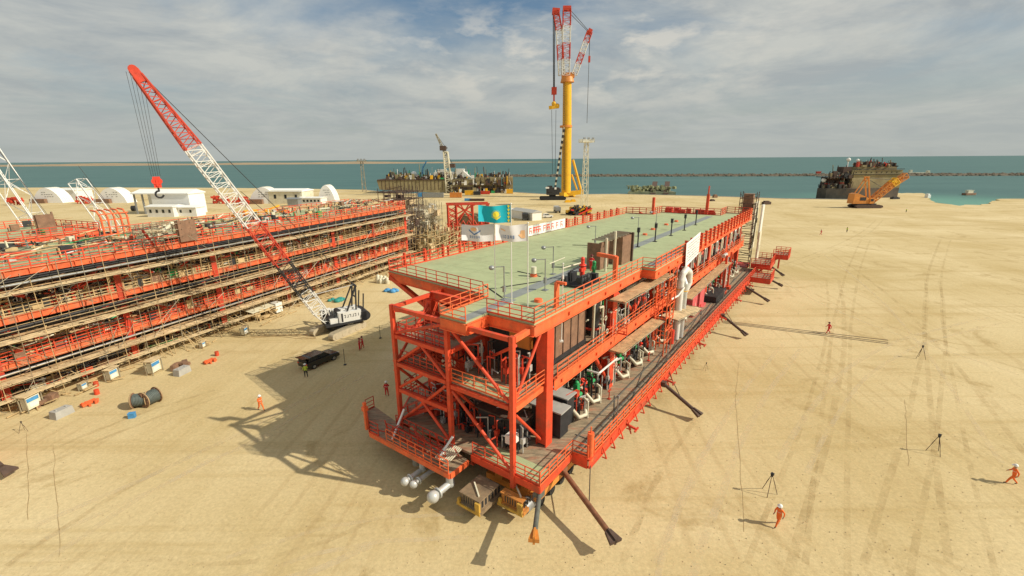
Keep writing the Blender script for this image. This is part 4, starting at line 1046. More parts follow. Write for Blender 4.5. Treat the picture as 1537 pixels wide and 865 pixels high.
# ================================================================ modules being built at the left, wrapped in scaffolding
LROT = R(90 - 21.5)
LORG = at(0, 624); ca, sa = math.cos(LROT), math.sin(LROT)
def lw(s, o, z=0): return Vector((LORG.x + s * ca - o * sa, LORG.y + s * sa + o * ca, z))
def lloc(px, py, z=0.0):
    p = at(px, py, z) - LORG; return (p.x * ca + p.y * sa, -p.x * sa + p.y * ca, z)
LEV = (4.6, 9.4, 14.2)
SITEO = mat('dusty_orange_girder_paint', (0.70, 0.14, 0.045), .75, 0, .3, 1.2, .1, (0.38, 0.22, 0.12), .85)
def left_module(s0, s1, off, width, lab, seed, detail=True, colcat='module'):
    q = random.Random(seed)
    root = thing('module_under_construction', lab, 'module', lw(s0, off), LROT, 'modules under construction at the left')
    L = s1 - s0; y0 = 1.6; y1 = y0 + width
    for k, z in enumerate(LEV):
        MB().box(0, L, y0, y1, z - .12, z).build('deck', GREENDECK if z > 14 else PLANKDECK, root)
        g = MB()
        for y in (y0, y1): g.ibeam((0, y, z - .4), (L, y, z - .4), .35, .7)
        for x in (0, L): g.ibeam((x, y0, z - .5), (x, y1, z - .5), .35, .9)
        for i in range(int(L / 2)): g.box(i * 2, i * 2 + .08, y0 - .2, y0, z - .74, z - .05)
        g.build('edge_girder', SITEO, root)
        h = MB().rail([(0, y0, z), (L, y0, z)], 1.15, 1.8, .05)
        h.build('handrail', ORANGE if k != 1 else STRAW, root)
        b = MB()
        for i in range(int(L / 3)): b.ibeam((i * 3, y0, z - .5), (i * 3, y1, z - .5), .2, .5)
        b.build('cross_beams', DKRUST, root)
        if z > 14:
            MB().rail([(0, y1, z), (L, y1, z), (L, y0, z)], 1.15, 1.8, .05).build('handrail', ORANGE, root)
    n_ = max(2, int(round(L / 12)))
    for i in range(n_ + 1):
        x = .5 + i * (L - 1) / n_
        for y in (y0 + .3, y1 - .3):
            MB().box(x - .4, x + .4, y - .4, y - .32, 0.5, 13.6).box(x - .4, x + .4, y + .32, y + .4, .5, 13.6).box(x - .05, x + .05, y - .32, y + .32, .5, 13.6).build('column', RED, root)
        if i < n_:
            w = (L - 1) / n_
            for (za, zb) in ((9.6, 13.2), (4.8, 8.6)):
                MB().tube((x + .4, y0 + .5, zb), (x + w / 2, y0 + .5, za), .2).build('diagonal_brace', RED, root)
                MB().tube((x + w - .4, y0 + .5, zb), (x + w / 2, y0 + .5, za), .2).build('diagonal_brace', RED, root)
    if not detail: return root
    cols = {'dark_fittings': DARK, 'brown_fittings': BROWN, 'pale_fittings': CREAM, 'orange_fittings': ORANGE, 'straw_fittings': STRAW, 'grey_fittings': GREYP, 'green_fittings': GREENV, 'red_fittings': RED}
    wts = [9, 6, 2.4, 3, 12, 3, .6, .9]
    bb = {k: MB() for k in cols}
    keys = list(cols)
    for i in range(int(L * (105 if off < 5 else 30))):
        k = q.choices(keys, wts)[0]; b = bb[k]
        z = q.choice((0.2, LEV[0], LEV[0], LEV[1], LEV[1]) + ((LEV[2],) if q.random() < .5 else ()))
        x = q.uniform(.5, L - .5); y = y0 + abs(q.gauss(.3, 1.3)) + .2
        if z == LEV[2]: y = q.uniform(y0 + .3, y1 - .5)
        t = q.random() * (.89 if z > 14 else 1); hmax = (1.9 if q.random() < .85 else 3.4) if z < 14 else 1.4
        if t < .42:
            b.tube((x, y, z), (x + q.uniform(-.3, .3), y, z + q.uniform(.6, hmax)), q.uniform(.04, .14), None, 5)
        elif t < .75:
            b.tube((x, y, z + q.uniform(.3, hmax)), (x + q.uniform(1, 5), y, z + q.uniform(.3, hmax)), q.uniform(.04, .12), None, 5)
        elif t < .9:
            w, d, hh = q.uniform(.2, 1.2), q.uniform(.2, .9), q.uniform(.2, 1.2)
            b.cbox((x, y, z + hh / 2 + q.uniform(0, .3)), (w, d, hh), q.uniform(-.1, .1))
        else:
            b.ring((x, y, z + q.uniform(.8, 2)), (0, 1, .2), .3, .07, 10, 4)
    for k, b in bb.items(): b.build(k, cols[k], root)['kind'] = 'stuff'
    # dark backing boxes inside each storey, painting the shade of its open gaps
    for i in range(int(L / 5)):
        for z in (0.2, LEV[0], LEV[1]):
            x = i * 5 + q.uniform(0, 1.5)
            MB().box(x, x + q.uniform(4.2, 4.9), y0 + 2.2, y0 + 6, z, z + q.uniform(3.2, 3.8)).build('shade_backing', q.choice((DARK, DARK, DARK, DKRUST)), root)
    for (z, r, y) in ((13.1, .16, y0 - .5), (12.75, .12, y0 - .8), (13.35, .09, y0 - .75), (8.2, .14, y0 - .5), (7.95, .1, y0 - .7), (3.5, .14, y0 - .4), (12.6, .2, y0 - .2), (7.7, .18, y0 - .1)):
        a = q.uniform(0, 4); 
        MB().tube((a, y, z), (L - q.uniform(0, 8), y, z), r, None, 7).build('outboard_pipe', q.choice((STEEL, DARK, DARK, DKRUST)), root)
    return root
m1 = left_module(-24, 76.5, 0, 17, 'long unfinished orange module wrapped in scaffolding, nearest one on the left', 11)
m2 = left_module(-30, 26, 25.5, 17, 'unfinished orange module standing behind the nearest left one, ending below the stub boom', 12)

def scaffold(s0, s1, off, lab, seed, full=True):
    q = random.Random(seed)
    root = thing('scaffolding', lab, 'scaffolding', lw(s0, off), LROT, 'scaffolding round the left modules')
    L = s1 - s0
    def boards(y0, y1, z, m, gap=.04):
        b = MB(); n_ = max(3, int((y1 - y0) / .3)); w = (y1 - y0) / n_
        for k in range(n_):
            x = q.uniform(0, 2)
            while x < L:
                ln = q.uniform(1.8, 3.9)
                if q.random() > gap:
                    zz = z + q.uniform(-.05, .07); y = y0 + (k + .5) * w + q.uniform(-.04, .04)
                    b.bar((x, y, zz), (min(L, x + ln - .05), y + q.uniform(-.05, .05), zz), w * .9, .06)
                x += ln
        return b.build('board_walkway', m, root)
    for z, y0, y1, m in ((12.0, -.6, 1.0, WOOD2), (12.12, .9, 1.7, WOOD), (7.2, -.7, 1.0, WOOD2), (7.35, .8, 1.7, WOOD), (2.9, -.6, 1.0, WOOD2), (2.95, .8, 1.6, WOOD), (1.35, -.8, .3, WOOD2)):
        boards(y0, y1, z, m)
    n_ = int(L / 2.2)
    step = L / n_; cnt = 0
    rest = MB()
    for i in range(n_ + 1):
        for y in (-.45, 1.45):
            top = q.uniform(13.4, 15.6); x = i * step + q.uniform(-.15, .15)
            b = MB().tube((x, y, 0), (x + q.uniform(-.15, .15), y, top), .034, None, 5)
            for z in (2, 4, 6, 8, 10, 12): b.cbox((x, y, z), (.11, .11, .1))
            if cnt < 98: b.build('standard', SCAF if q.random() < .6 else STRAW, root); cnt += 1
    for z in (1.2, 2.8, 4.0, 7.1, 8.3, 11.9, 13.1):
        for y in (-.45, 1.45):
            b = MB(); x = 0
            while x < L:
                ln = q.uniform(3, 6)
                b.tube((x, y, z), (min(L, x + ln + .2), y, z + q.uniform(-.04, .04)), .033, None, 5)
                x += ln
            b.build('ledger', SCAF if q.random() < .5 else STRAW, root)
    for i in range(int(L * .55)):
        x = q.uniform(0, L - 4); z = q.choice((.2, 2.9, 7.3, 4.6, 9.4, 12)); dz = q.uniform(1.6, 3.4); dx = q.choice((-1, 1)) * q.uniform(1.2, 4)
        MB().tube((x, -.55, z), (x + dx, -.55, z + dz), .035, None, 5).build('brace', SCAF, root)
    b = MB()
    for i in range(int(L * 1.2)):
        x = q.uniform(0, L); z = q.uniform(0, 12)
        b.tube((x, -.8, z), (x + q.uniform(-.1, .1), 1.9, z), .045, None, 4)
    b.build('transoms', SCAF, root)['kind'] = 'stuff'
    b = MB()
    for i in range(int(L * 1.6)):                      # timber, offcuts and raking props at the foot
        x = q.uniform(0, L); y = q.uniform(-2.6, .3)
        if q.random() < .4: b.tube((x, y, 0.02), (x + q.uniform(-1.5, 1.5), 1.0, q.uniform(1.0, 3)), .05, None, 4)
        else: b.bar((x, y, .1 + q.random() * .3), (x + q.uniform(-2.2, 2.2), y + q.uniform(-.5, .5), .1 + q.random() * .4), .14, .1)
    b.build('timber_litter', STRAW, root)['kind'] = 'stuff'
    return root
scaffold(-24, 77, 0, 'long board and tube scaffold along the near face of the nearest left module', 5)
scaffold(-30, 27, 25.5, 'scaffold along the module behind, seen above the nearest one', 6)
# tank, crates and screens standing on the left modules' roofs
def ltag(mb, name, m, lab, cat, s, o, z=0, group=None, rz=0):
    return tag(mb.build(name, m, None, lw(s, o, z), LROT + rz), lab, cat, group)
for (px, py, w, h, lab) in ((273, 362, 2.4, 2.9, 'brown plywood screen standing on the nearest left roof deck, in front of the white building'), (62, 350, 2.2, 2.9, 'brown plywood screen at the left edge, below the big white lattice boom')):
    s, o, _ = lloc(px + 12, py, 14.2)
    ltag(MB().box(-w / 2, w / 2, 0, .3, 0, h).bar((-w / 2, .4, 0), (-w / 2, .4, h), .2).bar((w / 2, .4, 0), (w / 2, .4, h + .3), .2).bar((0, 1.8, 0), (0, .3, h * .8), .15), 'plywood_screen', BROWN, lab, 'screen', s, o, 14.22, 'brown screens on the left roofs')
s, o, _ = lloc(246, 366, 14.2)
sk = thing('scaffold_cage', 'cage of scaffold tubes round cream pipework on the nearest left roof deck', 'scaffolding', lw(s, o, 14.2), LROT)
b = MB(); q = random.Random(31)
for x in range(-5, 6, 2):
    for y in (-2, 1, 4): b.tube((x, y, 0), (x, y, q.uniform(3.2, 4.8)), .06, None, 5)
for z in (1.2, 2.6, 3.8):
    for y in (-2, 1, 4): b.tube((-5.5, y, z), (5.5, y, z), .055, None, 5)
    for x in range(-5, 6, 2): b.tube((x, -2.4, z), (x, 4.4, z), .055, None, 5)
b.build('tubes', SCAF, sk); sk.scale = (.62, .62, .7)
MB().box(-4.5, 0, -1, 3, 2.6, 2.7).box(-1, 4, -1.5, 2, 1.3, 1.4).build('boards', WOOD2, sk)
MB().path([(-1, 0, 0), (-1, 0, 2.2), (1, 0, 2.6), (2.4, 0, 3.6), (3.4, 0, 3.4)], .4, 12).box(-4, -2, 0, 2, 0, 1.9).build('cream_pipework', CREAM, sk)
MB().bar((-2.6, -1, 0), (-4.2, -1, 3.2), .4).build('red_beam', RED, sk)
# tall orange rounded guard at the end of the module behind
s, o, _ = lloc(176, 362, 14.2)
gd = MB()
for x in (-1.6, -.8, 0, .8, 1.6):
    gd.path([(x, -.6, 0), (x, -.6, 3.4), (x, 0, 4.2), (x, 1.2, 4.3)], .12, 6)
for z in (1, 2, 3, 3.8): gd.bar((-1.8, -.6, z), (1.8, -.6, z), .14)
gd.box(-2.4, 2.4, -1.0, 1.4, -.6, 0)
ltag(gd, 'ladder_guard', ORANGE2, 'tall orange rounded ladder guard at the end of the left module behind', 'ladder', s, o, 14.3)
s, o, _ = lloc(395, 322, 14.2)
ltag(MB().box(-6, 6, 0, 1.6, 0, .5).box(-4, -1, .2, 1.2, .5, 1.1).bar((0, .5, .4), (5, .8, 1.3), .3), 'yellow_pallet', YELLOW, 'yellow pallets lying on the nearest left roof deck', 'pallet', s, o, 14.25)

# clutter of towers past the end of the left module
def cage(px, py, w, d, h, lab, seed, m=SCAF, fill=DKRUST, fr=.5, rz=0.0, name='scaffold_tower', cat='scaffolding'):
    q = random.Random(seed); Pn = at(px, py); root = thing(name, lab, cat, Pn, LROT + rz, 'towers past the end of the left module')
    nx, ny = max(2, int(w / 2)), max(2, int(d / 2)); b = MB()
    for i in range(nx + 1):
        for j in range(ny + 1): b.tube((w * i / nx, d * j / ny, 0), (w * i / nx, d * j / ny, h + q.uniform(0, 1.5)), .09, None, 5)
    z = 1.5
    while z < h:
        for i in range(nx + 1): b.tube((w * i / nx, -.4, z), (w * i / nx, d + .4, z), .07, None, 4)
        for j in range(ny + 1): b.tube((-.4, d * j / ny, z), (w + .4, d * j / ny, z), .07, None, 4)
        if q.random() < .8: b.tube((0, -.1, z), (w, -.1, z + 1.8), .07, None, 4)
        if q.random() < .6: b.tube((-.1, 0, z + 1.8), (-.1, d, z), .07, None, 4)
        z += 1.9
    b.build('frame', m, root)
    f = MB(); f2 = MB()
    for i in range(int(w * d * h * .05 * fr) + 6):
        t = f if q.random() < .6 else f2
        t.cbox((q.uniform(.5, w - .5), q.uniform(.3, d - .3), q.uniform(.5, h - 1)), (q.uniform(.4, 2.2), q.uniform(.4, 1.8), q.uniform(.3, 2.0)))
    f.build('fittings', fill, root)['kind'] = 'stuff'; f2.build('boards', WOOD2, root)['kind'] = 'stuff'
    return root
cage(612, 385, 9, 8, 17, 'dense rusty scaffold tower at the far end of the nearest left module', 1, DKRUST, DKRUST, 1.0)
cage(640, 372, 10, 8, 11, 'pale scaffold tower with cream boxes, between the rusty tower and the red lattice frame', 2, SCAF, CREAM, 1.2)
cage(655, 388, 14, 7, 6.5, 'low scaffold cage with brown fittings in front of the red lattice frame', 3, STRAW, KHAKI, 1.2)
cage(628, 345, 16, 8, 9, 'wide pale scaffold cage behind the rusty tower', 4, SCAF, WHITE, .8)
cage(690, 372, 14, 8, 4.5, 'lowest scaffold cage, below the white flags', 15, ORANGE, KHAKI, 1.4)
# big red lattice frame
Pr = at(700, 372); rf = thing('portal_tower', 'tall red lattice portal frame standing past the left module, left of the turquoise flag', 'frame', Pr, R(10))
hpx = scale_at(Pr); HH = height(Pr, 307); Wd = 62 * hpx * .92
x0, x1 = -26 * hpx, 36 * hpx
b = MB()
for x in (x0, x0 + 2.4, x1 - 4.5, x1 - 2.2, x1):
    for y in (0, 4): b.tube((x, y, 0), (x, y, HH), .28, None, 6)
P_ = [b.bar((x0 - .4, y, z), (x1 + .4, y, z), .45, .45) for y in (0, 4) for z in (HH, HH * .52)]
b.build('frame_posts', RED, rf)
b = MB(); z = 0.5
while z < HH - 1.5:
    for y in (0, 4):
        b.tube((x0, y, z), (x0 + 2.4, y, z + 1.4), .14, None, 5).tube((x1 - 2.2, y, z), (x1, y, z + 1.4), .14, None, 5).tube((x0 + 2.4, y, z), (x0, y, z + 1.4), .14, None, 5).tube((x1, y, z), (x1 - 2.2, y, z + 1.4), .14, None, 5)
    z += 1.6
for k in range(3):
    b.tube((x0 + 2.4, 0, HH * .55 + k * 1.5), (x0 + 6 + k, 0, HH), .2, None, 5).tube((x1 - 4.5, 0, HH * .55 + k * 1.5), (x1 - 8 - k, 0, HH), .2, None, 5)
for i in range(7):
    x = x0 + (x1 - x0) * i / 7; b.tube((x, 0, HH * .52), (x + (x1 - x0) / 14, 0, HH * .52 + 1.5), .14, None, 5).tube((x + (x1 - x0) / 14, 0, HH * .52 + 1.5), (x + (x1 - x0) / 7, 0, HH * .52), .14, None, 5)
b.build('lattice_bracing', RED, rf)['kind'] = 'stuff'
b = MB().tube(((x0 + x1) / 2 - 1, 2.5, HH * .62), ((x0 + x1) / 2 + 6, 2.5, HH * .62), 2.0, None, 16).ball(((x0 + x1) / 2 - 1, 2.5, HH * .62), 2.0, 14, 8).box(x0 + 3, x1 - 5, 1.5, 3.5, HH * .3, HH * .45)
b.build('inner_vessel', KHAKI, rf)

# ================================================================ white crawler crane by the left module
FOOT = at(497, 489, 1.8)
TIP = at_depth(200, 105, FOOT.y - 9.5)
cr_az = math.atan2(TIP.y - FOOT.y, TIP.x - FOOT.x)
base = at(521, 505)
cr = thing('crawler_crane', 'white crawler crane on tracks with a long raised red and white lattice boom', 'crane', base, cr_az)
Rm = Matrix.Rotation(-cr_az, 3, 'Z')
loc = lambda p: Rm @ (Vector(p) - base)
ta, tb_ = at(502, 512), at(548, 492)
tdir = loc(tb_) - loc(ta); tdir.z = 0; tdir.normalize(); tn = Vector((-tdir.y, tdir.x, 0))
def track(c, L=6.6, w=.95, h=1.05):
    t = MB(); prof = []
    r = h / 2
    for k in range(9): a = math.pi / 2 + math.pi * k / 8; prof.append((-L / 2 + r + r * math.cos(a), r + r * math.sin(a)))
    for k in range(9): a = -math.pi / 2 + math.pi * k / 8; prof.append((L / 2 - r + r * math.cos(a), r + r * math.sin(a)))
    t.extrude(prof, c - tn * w / 2, tdir, (0, 0, 1), tn * w)
    for k in range(26):
        x = -L / 2 + r + k * (L - 2 * r) / 25
        for z in (h + .01, 0.02): t.bar(c + tdir * x - tn * w * .52 + Vector((0, 0, z)), c + tdir * x + tn * w * .52 + Vector((0, 0, z)), .13, .06)
    for k in range(5):
        for e in (-1, 1):
            p = c + tdir * (-L / 2 + .7 + k * (L - 1.4) / 4) + tn * e * w * .5 + Vector((0, 0, .45)); t.tube(p, p + tn * e * .05, .3, None, 10)
    return t
cc = loc((ta + tb_) / 2); cc.z = 0
away = tn if (Matrix.Rotation(cr_az, 3, 'Z') @ tn).y > 0 else -tn
for c in (cc + away * .4, cc + away * 4.4):
    track(c).build('track', mat('track_steel', (0.46, 0.39, 0.27), .85, 0, .1, 2), cr)
ctr = cc + away * 2.4
MB().bar(ctr - tn * 1.9 + Vector((0, 0, .7)), ctr + tn * 1.9 + Vector((0, 0, .7)), 1.6, .7).tube(ctr + Vector((0, 0, .9)), ctr + Vector((0, 0, 1.45)), 1.2, None, 20).build('undercarriage', DARK, cr)
cx0, cy0 = ctr.x, ctr.y
MB().box(cx0 - 3.3, cx0 + 2.0, cy0 - 1.6, cy0 + 1.6, 1.45, 1.8).build('turntable_frame', DARK, cr)
hb = MB()
hb.prism([(cx0 - 3.2, cy0 + .4), (cx0 + .1, cy0 + .4), (cx0 + .1, cy0 + 1.45), (cx0 - .2, cy0 + 1.55), (cx0 - 3.2, cy0 + 1.55)], 1.8, 3.3)
hb.box(cx0 + .15, cx0 + 1.3, cy0 + .5, cy0 + 1.3, 1.8, 2.5)
hb.prism([(cx0 - 3.2, cy0 - 1.6), (cx0 + .4, cy0 - 1.6), (cx0 + .4, cy0 - .3), (cx0 - 3.2, cy0 - .3)], 1.8, 3.3)
hb.box(cx0 - 3.1, cx0 - .6, cy0 - .3, cy0 + .4, 1.8, 2.9)
hb.build('house', WHITE, cr)
MB().box(cx0 - 3.9, cx0 - 3.25, cy0 - 1.7, cy0 + 1.7, 1.5, 3.0).tube((cx0 - 3.8, cy0 - 1.7, 2.25), (cx0 - 3.8, cy0 + 1.7, 2.25), .72, None, 18).build('counterweight', DARK, cr)
cb_ = MB().box(cx0 + .5, cx0 + 2.0, cy0 - 1.9, cy0 - .95, 1.8, 3.4).build('cab', WHITE, cr)
MB().box(cx0 + 1.98, cx0 + 2.04, cy0 - 1.8, cy0 - 1.05, 2.3, 3.3).box(cx0 + .7, cx0 + 1.8, cy0 - .97, cy0 - .92, 2.4, 3.3).build('cab_glass', GLASS, cb_)
lt = MB()
for sy in (cy0 + 1.56,):
    for k in range(6):
        x = cx0 - 2.8 + k * .38; lt.box(x, x + .07, sy - .01, sy + .01, 2.45, 2.9)
        if k % 2: lt.box(x, x + .24, sy - .01, sy + .01, 2.83, 2.9)
        if k % 3: lt.box(x, x + .2, sy - .01, sy + .01, 2.45, 2.52)
    lt.box(cx0 - .5, cx0 - .25, sy - .01, sy + .01, 1.9, 3.2)
lt.build('dark_lettering', DARK, cr)
dr = MB().tube((cx0 + 1.0, cy0 - .9, 2.6), (cx0 + 1.0, cy0 + .8, 2.6), .5, None, 14).tube((cx0 - .1, cy0 - .6, 3.2), (cx0 - .1, cy0 + .6, 3.2), .4, None, 14)
dr.build('winch_drum', DARK, cr)
mh = MB()
for s_ in (-1, 1):
    mh.bar((cx0 - 1.2, cy0 + s_ * 1.2, 3.2), (cx0 - 2.9, cy0 + s_ * .9, 6.9), .2).bar((cx0 - 2.6, cy0 + s_ * 1.1, 3.2), (cx0 - 2.9, cy0 + s_ * .9, 6.9), .2)
    mh.bar((cx0 - 3.6, cy0 + s_ * 1.2, 2.9), (cx0 - 3.9, cy0 + s_ * 1.1, 5.6), .16)
mh.bar((cx0 - 2.9, cy0 - 1.1, 6.9), (cx0 - 2.9, cy0 + 1.1, 6.9), .26).bar((cx0 - 2.75, cy0 - 1.0, 5.2), (cx0 - 2.75, cy0 + 1.0, 5.2), .16)
mh.build('mast', DARK, cr)
F, T = loc(FOOT), loc(TIP); F.y = cy0; T.y = cy0 + (T.y - F.y) if False else T.y
D = T - F
def bl(t): return F + D * t
def section(t0, t1, w0, w1, m, n_, r=.085, rd=.05, nm='boom_section'):
    MB().lattice(bl(t0), bl(t1), w0, w0 * .9, n_, r, rd, w1, w1 * .9).build(nm, m, cr)
section(0.0, .05, .8, 1.9, WHITE, 2); section(.05, .15, 1.9, 1.9, WHITE, 6); section(.15, .30, 1.9, 1.9, DARK, 8); section(.30, .47, 1.9, 1.9, RED, 8)
section(.47, .76, 1.9, 1.9, WHITE, 15); section(.76, .985, 1.9, .9, RED, 12, .11, .055)
MB().bar(bl(.965), bl(1.0), 1.0, .9).tube(bl(1.0) + Vector((0, -.5, 0)), bl(1.0) + Vector((0, .5, 0)), .45, None, 12).tube(bl(.97) + Vector((0, -.4, .5)), bl(.97) + Vector((0, .4, .5)), .3, None, 10).build('boom_head', RED, cr)
# pendants from mast to boom head and hoist ropes
pd = MB(); mt = Vector((cx0 - 2.9, cy0, 6.9))
for s_ in (-.5, .5):
    o_ = Vector((0, s_, 0)); pd.tube(mt + o_, bl(.97) + o_ * .7 + Vector((0, 0, .8)), .02, None, 4)
    pd.tube(mt + o_ * 1.4, bl(.55) + o_ + Vector((-.6, 0, 1.6)), .02, None, 4)
pd.build('pendant_rope', ROPE, cr)
cw = MB(); a_, b_ = mt, bl(.10) + Vector((0, 0, 1.3))
for k in range(40):
    cw.tube(a_.lerp(b_, k / 40), a_.lerp(b_, (k + .55) / 40), .07, None, 5)
cw.build('pendant_bar', WHITE, cr)
# hook block straight below the head
hz_ = None; zt = TIP.z
hp_ = TIP.copy()
hz_ = height((TIP.x, TIP.y), 277)
hk = loc((TIP.x, TIP.y, hz_)); tp = bl(1.0)
hb_ = MB()
for k in range(5):
    dx = -.5 + k * .25
    hb_.tube((tp.x + dx * 1.3, tp.y - .1, tp.z - .2), (hk.x + dx * .8, hk.y, hk.z + .9), .016, None, 4)
hb_.build('hoist_rope', ROPE, cr)
ho = MB().box(hk.x - .34, hk.x + .34, hk.y - .25, hk.y + .25, hk.z - .35, hk.z + .85).tube((hk.x - .17, hk.y - .3, hk.z + .35), (hk.x - .17, hk.y + .3, hk.z + .35), .34, None, 14).tube((hk.x + .17, hk.y - .3, hk.z + .35), (hk.x + .17, hk.y + .3, hk.z + .35), .34, None, 14).box(hk.x - .1, hk.x + .1, hk.y - .34, hk.y + .34, hk.z - .2, hk.z + .6).build('hook_block', REDV, cr)
hh_ = MB(); pts_ = [(hk.x, hk.y, hk.z - .3), (hk.x, hk.y, hk.z - .7)]
for k in range(9):
    a = R(90 - k * 32); pts_.append((hk.x + .38 * math.cos(a), hk.y, hk.z - 1.1 + .38 * math.sin(a)))
hh_.path(pts_, .11, 6).build('hook', DARK, ho)

# other booms rising behind the left modules
def lone_boom(pa, pb, depth, w, lab, lo=None):
    a, b = at_depth(*pa, depth), at_depth(*pb, depth)
    g0 = a - (b - a).normalized() * ((a.z - 2.0) / max(.1, (b - a).normalized().z))
    root = thing('lattice_crane', lab, 'crane', (g0.x, g0.y, 0), 0, 'crawler cranes behind the left modules')
    l0 = g0 - Vector((g0.x, g0.y, 0)); l1 = b - Vector((g0.x, g0.y, 0))
    MB().lattice(l0, l1, w, w * .9, int((l1 - l0).length / w / 1.1), .11, .06).build('boom', WHITE, root)
    MB().box(-2, 5, -2, 2, 1.2, 3.6).build('house', WHITE, root)
    MB().box(-3.2, 4, -3, -1.8, 0, 1.2).build('track', DARK, root); MB().box(-3.2, 4, 1.8, 3, 0, 1.2).build('track', DARK, root)
    MB().tube((3, 0, 3.6), l1 + Vector((1, 0, 3)), .05, None, 4).tube((3, .8, 3.6), l1 + Vector((1.4, 0, 1)), .05, None, 4).build('pendant_rope', ROPE, root)
    return root
lone_boom((52, 333), (-62, 168), 92, 2.9, 'white lattice boom behind the left modules, cut by the left edge of the picture')
lone_boom((160, 333), (116, 272), 96, 2.3, 'short white lattice boom stub behind the left modules, between two white tents')

# ================================================================ things on the sand along the left module
def on_sand(px, py): return at(px, py)
def cabinet(px, py, s, lab, rz=0):
    root = thing('power_cabinet', lab, 'cabinet', on_sand(px, py), LROT + rz + .35, 'power cabinets along the left scaffold'); s *= .72
    MB().box(-.9 * s, .9 * s, -.35 * s, .35 * s, .35 * s, 2.0 * s).build('case', CREAM, root)
    MB().box(-.75 * s, .75 * s, -.37 * s, -.352 * s, 1.35 * s, 1.85 * s).build('meter_panel', BLUE, root)
    MB().box(-1.15 * s, 1.15 * s, -.7 * s, .6 * s, 2.25 * s, 2.35 * s).build('canopy', WOOD2, root)
    f = MB()
    for x in (-1, 1):
        for y in (-.5, .5): f.bar((x * s, y * s, 0), (x * s, y * s, 2.25 * s), .09)
    f.build('stand', SCAF, root)
    MB().box(-.5 * s, .6 * s, -.38 * s, -.36 * s, .6 * s, 1.2 * s).build('door', WHITE, root)
cabinet(50, 615, 1.1, 'pale power cabinet under a flat canopy, leftmost on the sand edge')
cabinet(170, 570, .9, 'narrow cream power cabinet left of the cable drums')
cabinet(233, 560, 1.1, 'pale power cabinet under a flat canopy, above the cable drums')
cabinet(126, 585, .55, 'small low blue and white cabinet between the orange valves and scaffold')
cabinet(305, 522, .55, 'small low blue and white cabinet near the second pair of orange pieces')
cabinet(368, 503, .8, 'pale cabinet with white side near the left end of the sling cables')
for (px, py, rz, lab) in ((94, 624, .15, 'grey concrete block on the sand at the left, below the orange pieces'), (274, 561, .15, 'grey concrete block on the sand right of the cable drums')):
    b = MB().extrude([(-.85, 0), (.85, 0), (.75, .8), (-.75, .8)], (0, -.45, 0), (1, 0, 0), (0, 0, 1), (0, .9, 0)).box(-.5, -.38, -.12, .12, .8, .88).box(.38, .5, -.12, .12, .8, .88)
    tag(b.build('concrete_block', CONCRETE, None, on_sand(px, py), LROT + rz), lab, 'concrete block', 'concrete blocks on the sand')
for (px, py, lab) in ((136, 607, 'orange cross of steel pieces lying between the concrete block and cabinets'), (316, 544, 'orange steel pieces lying beyond the second concrete block')):
    b = MB().bar((-.8, -.2, .22), (.8, .1, .22), .2, .2).bar((-.7, .35, .2), (.7, .5, .2), .18, .18).bar((-.3, -.6, .15), (-.1, .7, .15), .18, .2).tube((.35, -.35, 0), (.35, -.35, .4), .15).tube((-.6, .1, 0), (-.6, .1, .45), .12).bar((.5, -.5, .2), (.5, .6, .2), .14)
    tag(b.build('steel_fixture', ORANGE2, None, on_sand(px, py), LROT), lab, 'steel fixture', 'orange steel pieces on the sand')
for (px, py, s_, lab) in ((145, 580, .5, 'small red drum by the scaffold above the orange pieces'), (146, 592, .5, 'flat orange scrap on the sand, just above the left orange pieces'), (326, 534, .5, 'small red drum near the second orange pieces')):
    tag(MB().tube((0, 0, 0), (0, 0, .6), .24, None, 12).ring((0, 0, .2), (0, 0, 1), .245, .02).ring((0, 0, .4), (0, 0, 1), .245, .02).build('red_drum', ORANGE, None, on_sand(px, py), 0), lab, 'drum')
def reel(px, py, r, w, rz, lab, full=True):
    root = thing('cable_drum', lab, 'cable drum', on_sand(px, py), rz, 'cable drums on the sand')
    for x in (-w / 2, w / 2):
        b = MB().tube((x - .06, 0, r), (x + .06, 0, r), r, None, 26).tube((x - .09, 0, r), (x + .09, 0, r), .25, None, 10)
        for k in range(6):
            a = math.pi * k / 6; b.bar((x - .08, -math.cos(a) * r * .9, r - math.sin(a) * r * .9), (x - .08, math.cos(a) * r * .9, r + math.sin(a) * r * .9), .03, .14)
        b.build('flange', BROWN, root)
        MB().ring((x, 0, r), (1, 0, 0), r, .035, 26, 5).build('rim', STRAW, root)
    c = MB().tube((-w / 2 + .07, 0, r), (w / 2 - .07, 0, r), r * .78, None, 24)
    for k in range(9): c.ring((-w / 2 + .15 + k * (w - .3) / 8, 0, r), (1, 0, 0), r * .77, .07, 22, 5)
    c.build('wound_cable', mat('cable_sheath', (0.10, 0.12, 0.11), .6, 0, .3, 3), root)
dgo = R(72)
reel(228, 607, .85, 1.35, dgo, 'dark cable drum with pale rims, the right one of two')
reel(213, 610, .8, 1.3, dgo - .9, 'dark cable drum lying just left of the other drum')
tag(MB().box(-.28, .28, -.2, .2, 0, .5).box(-.31, .31, -.23, .23, .5, .55).build('blue_box', BLUE, None, on_sand(199, 627), .3), 'small bright blue box on the sand below the cable drums', 'box')
for (px, py, m, lab) in ((505, 452, TEAL, 'teal tarpaulin heap beyond the crane mast'), (586, 438, BLUE, 'blue tarpaulin heap below the pale sack near the roof corner'), (575, 425, CREAM, 'upright pale sack near the roof deck corner')):
    b = MB(); q = random.Random(px)
    for i in range(8): b.ball((q.uniform(-1.2, 1.2), q.uniform(-.6, .6), .2), q.uniform(.35, .7), 8, 5, .7 if m is not CREAM else 2.4)
    tag(b.build('tarpaulin_heap', m, None, on_sand(px, py), 0), lab, 'heap')
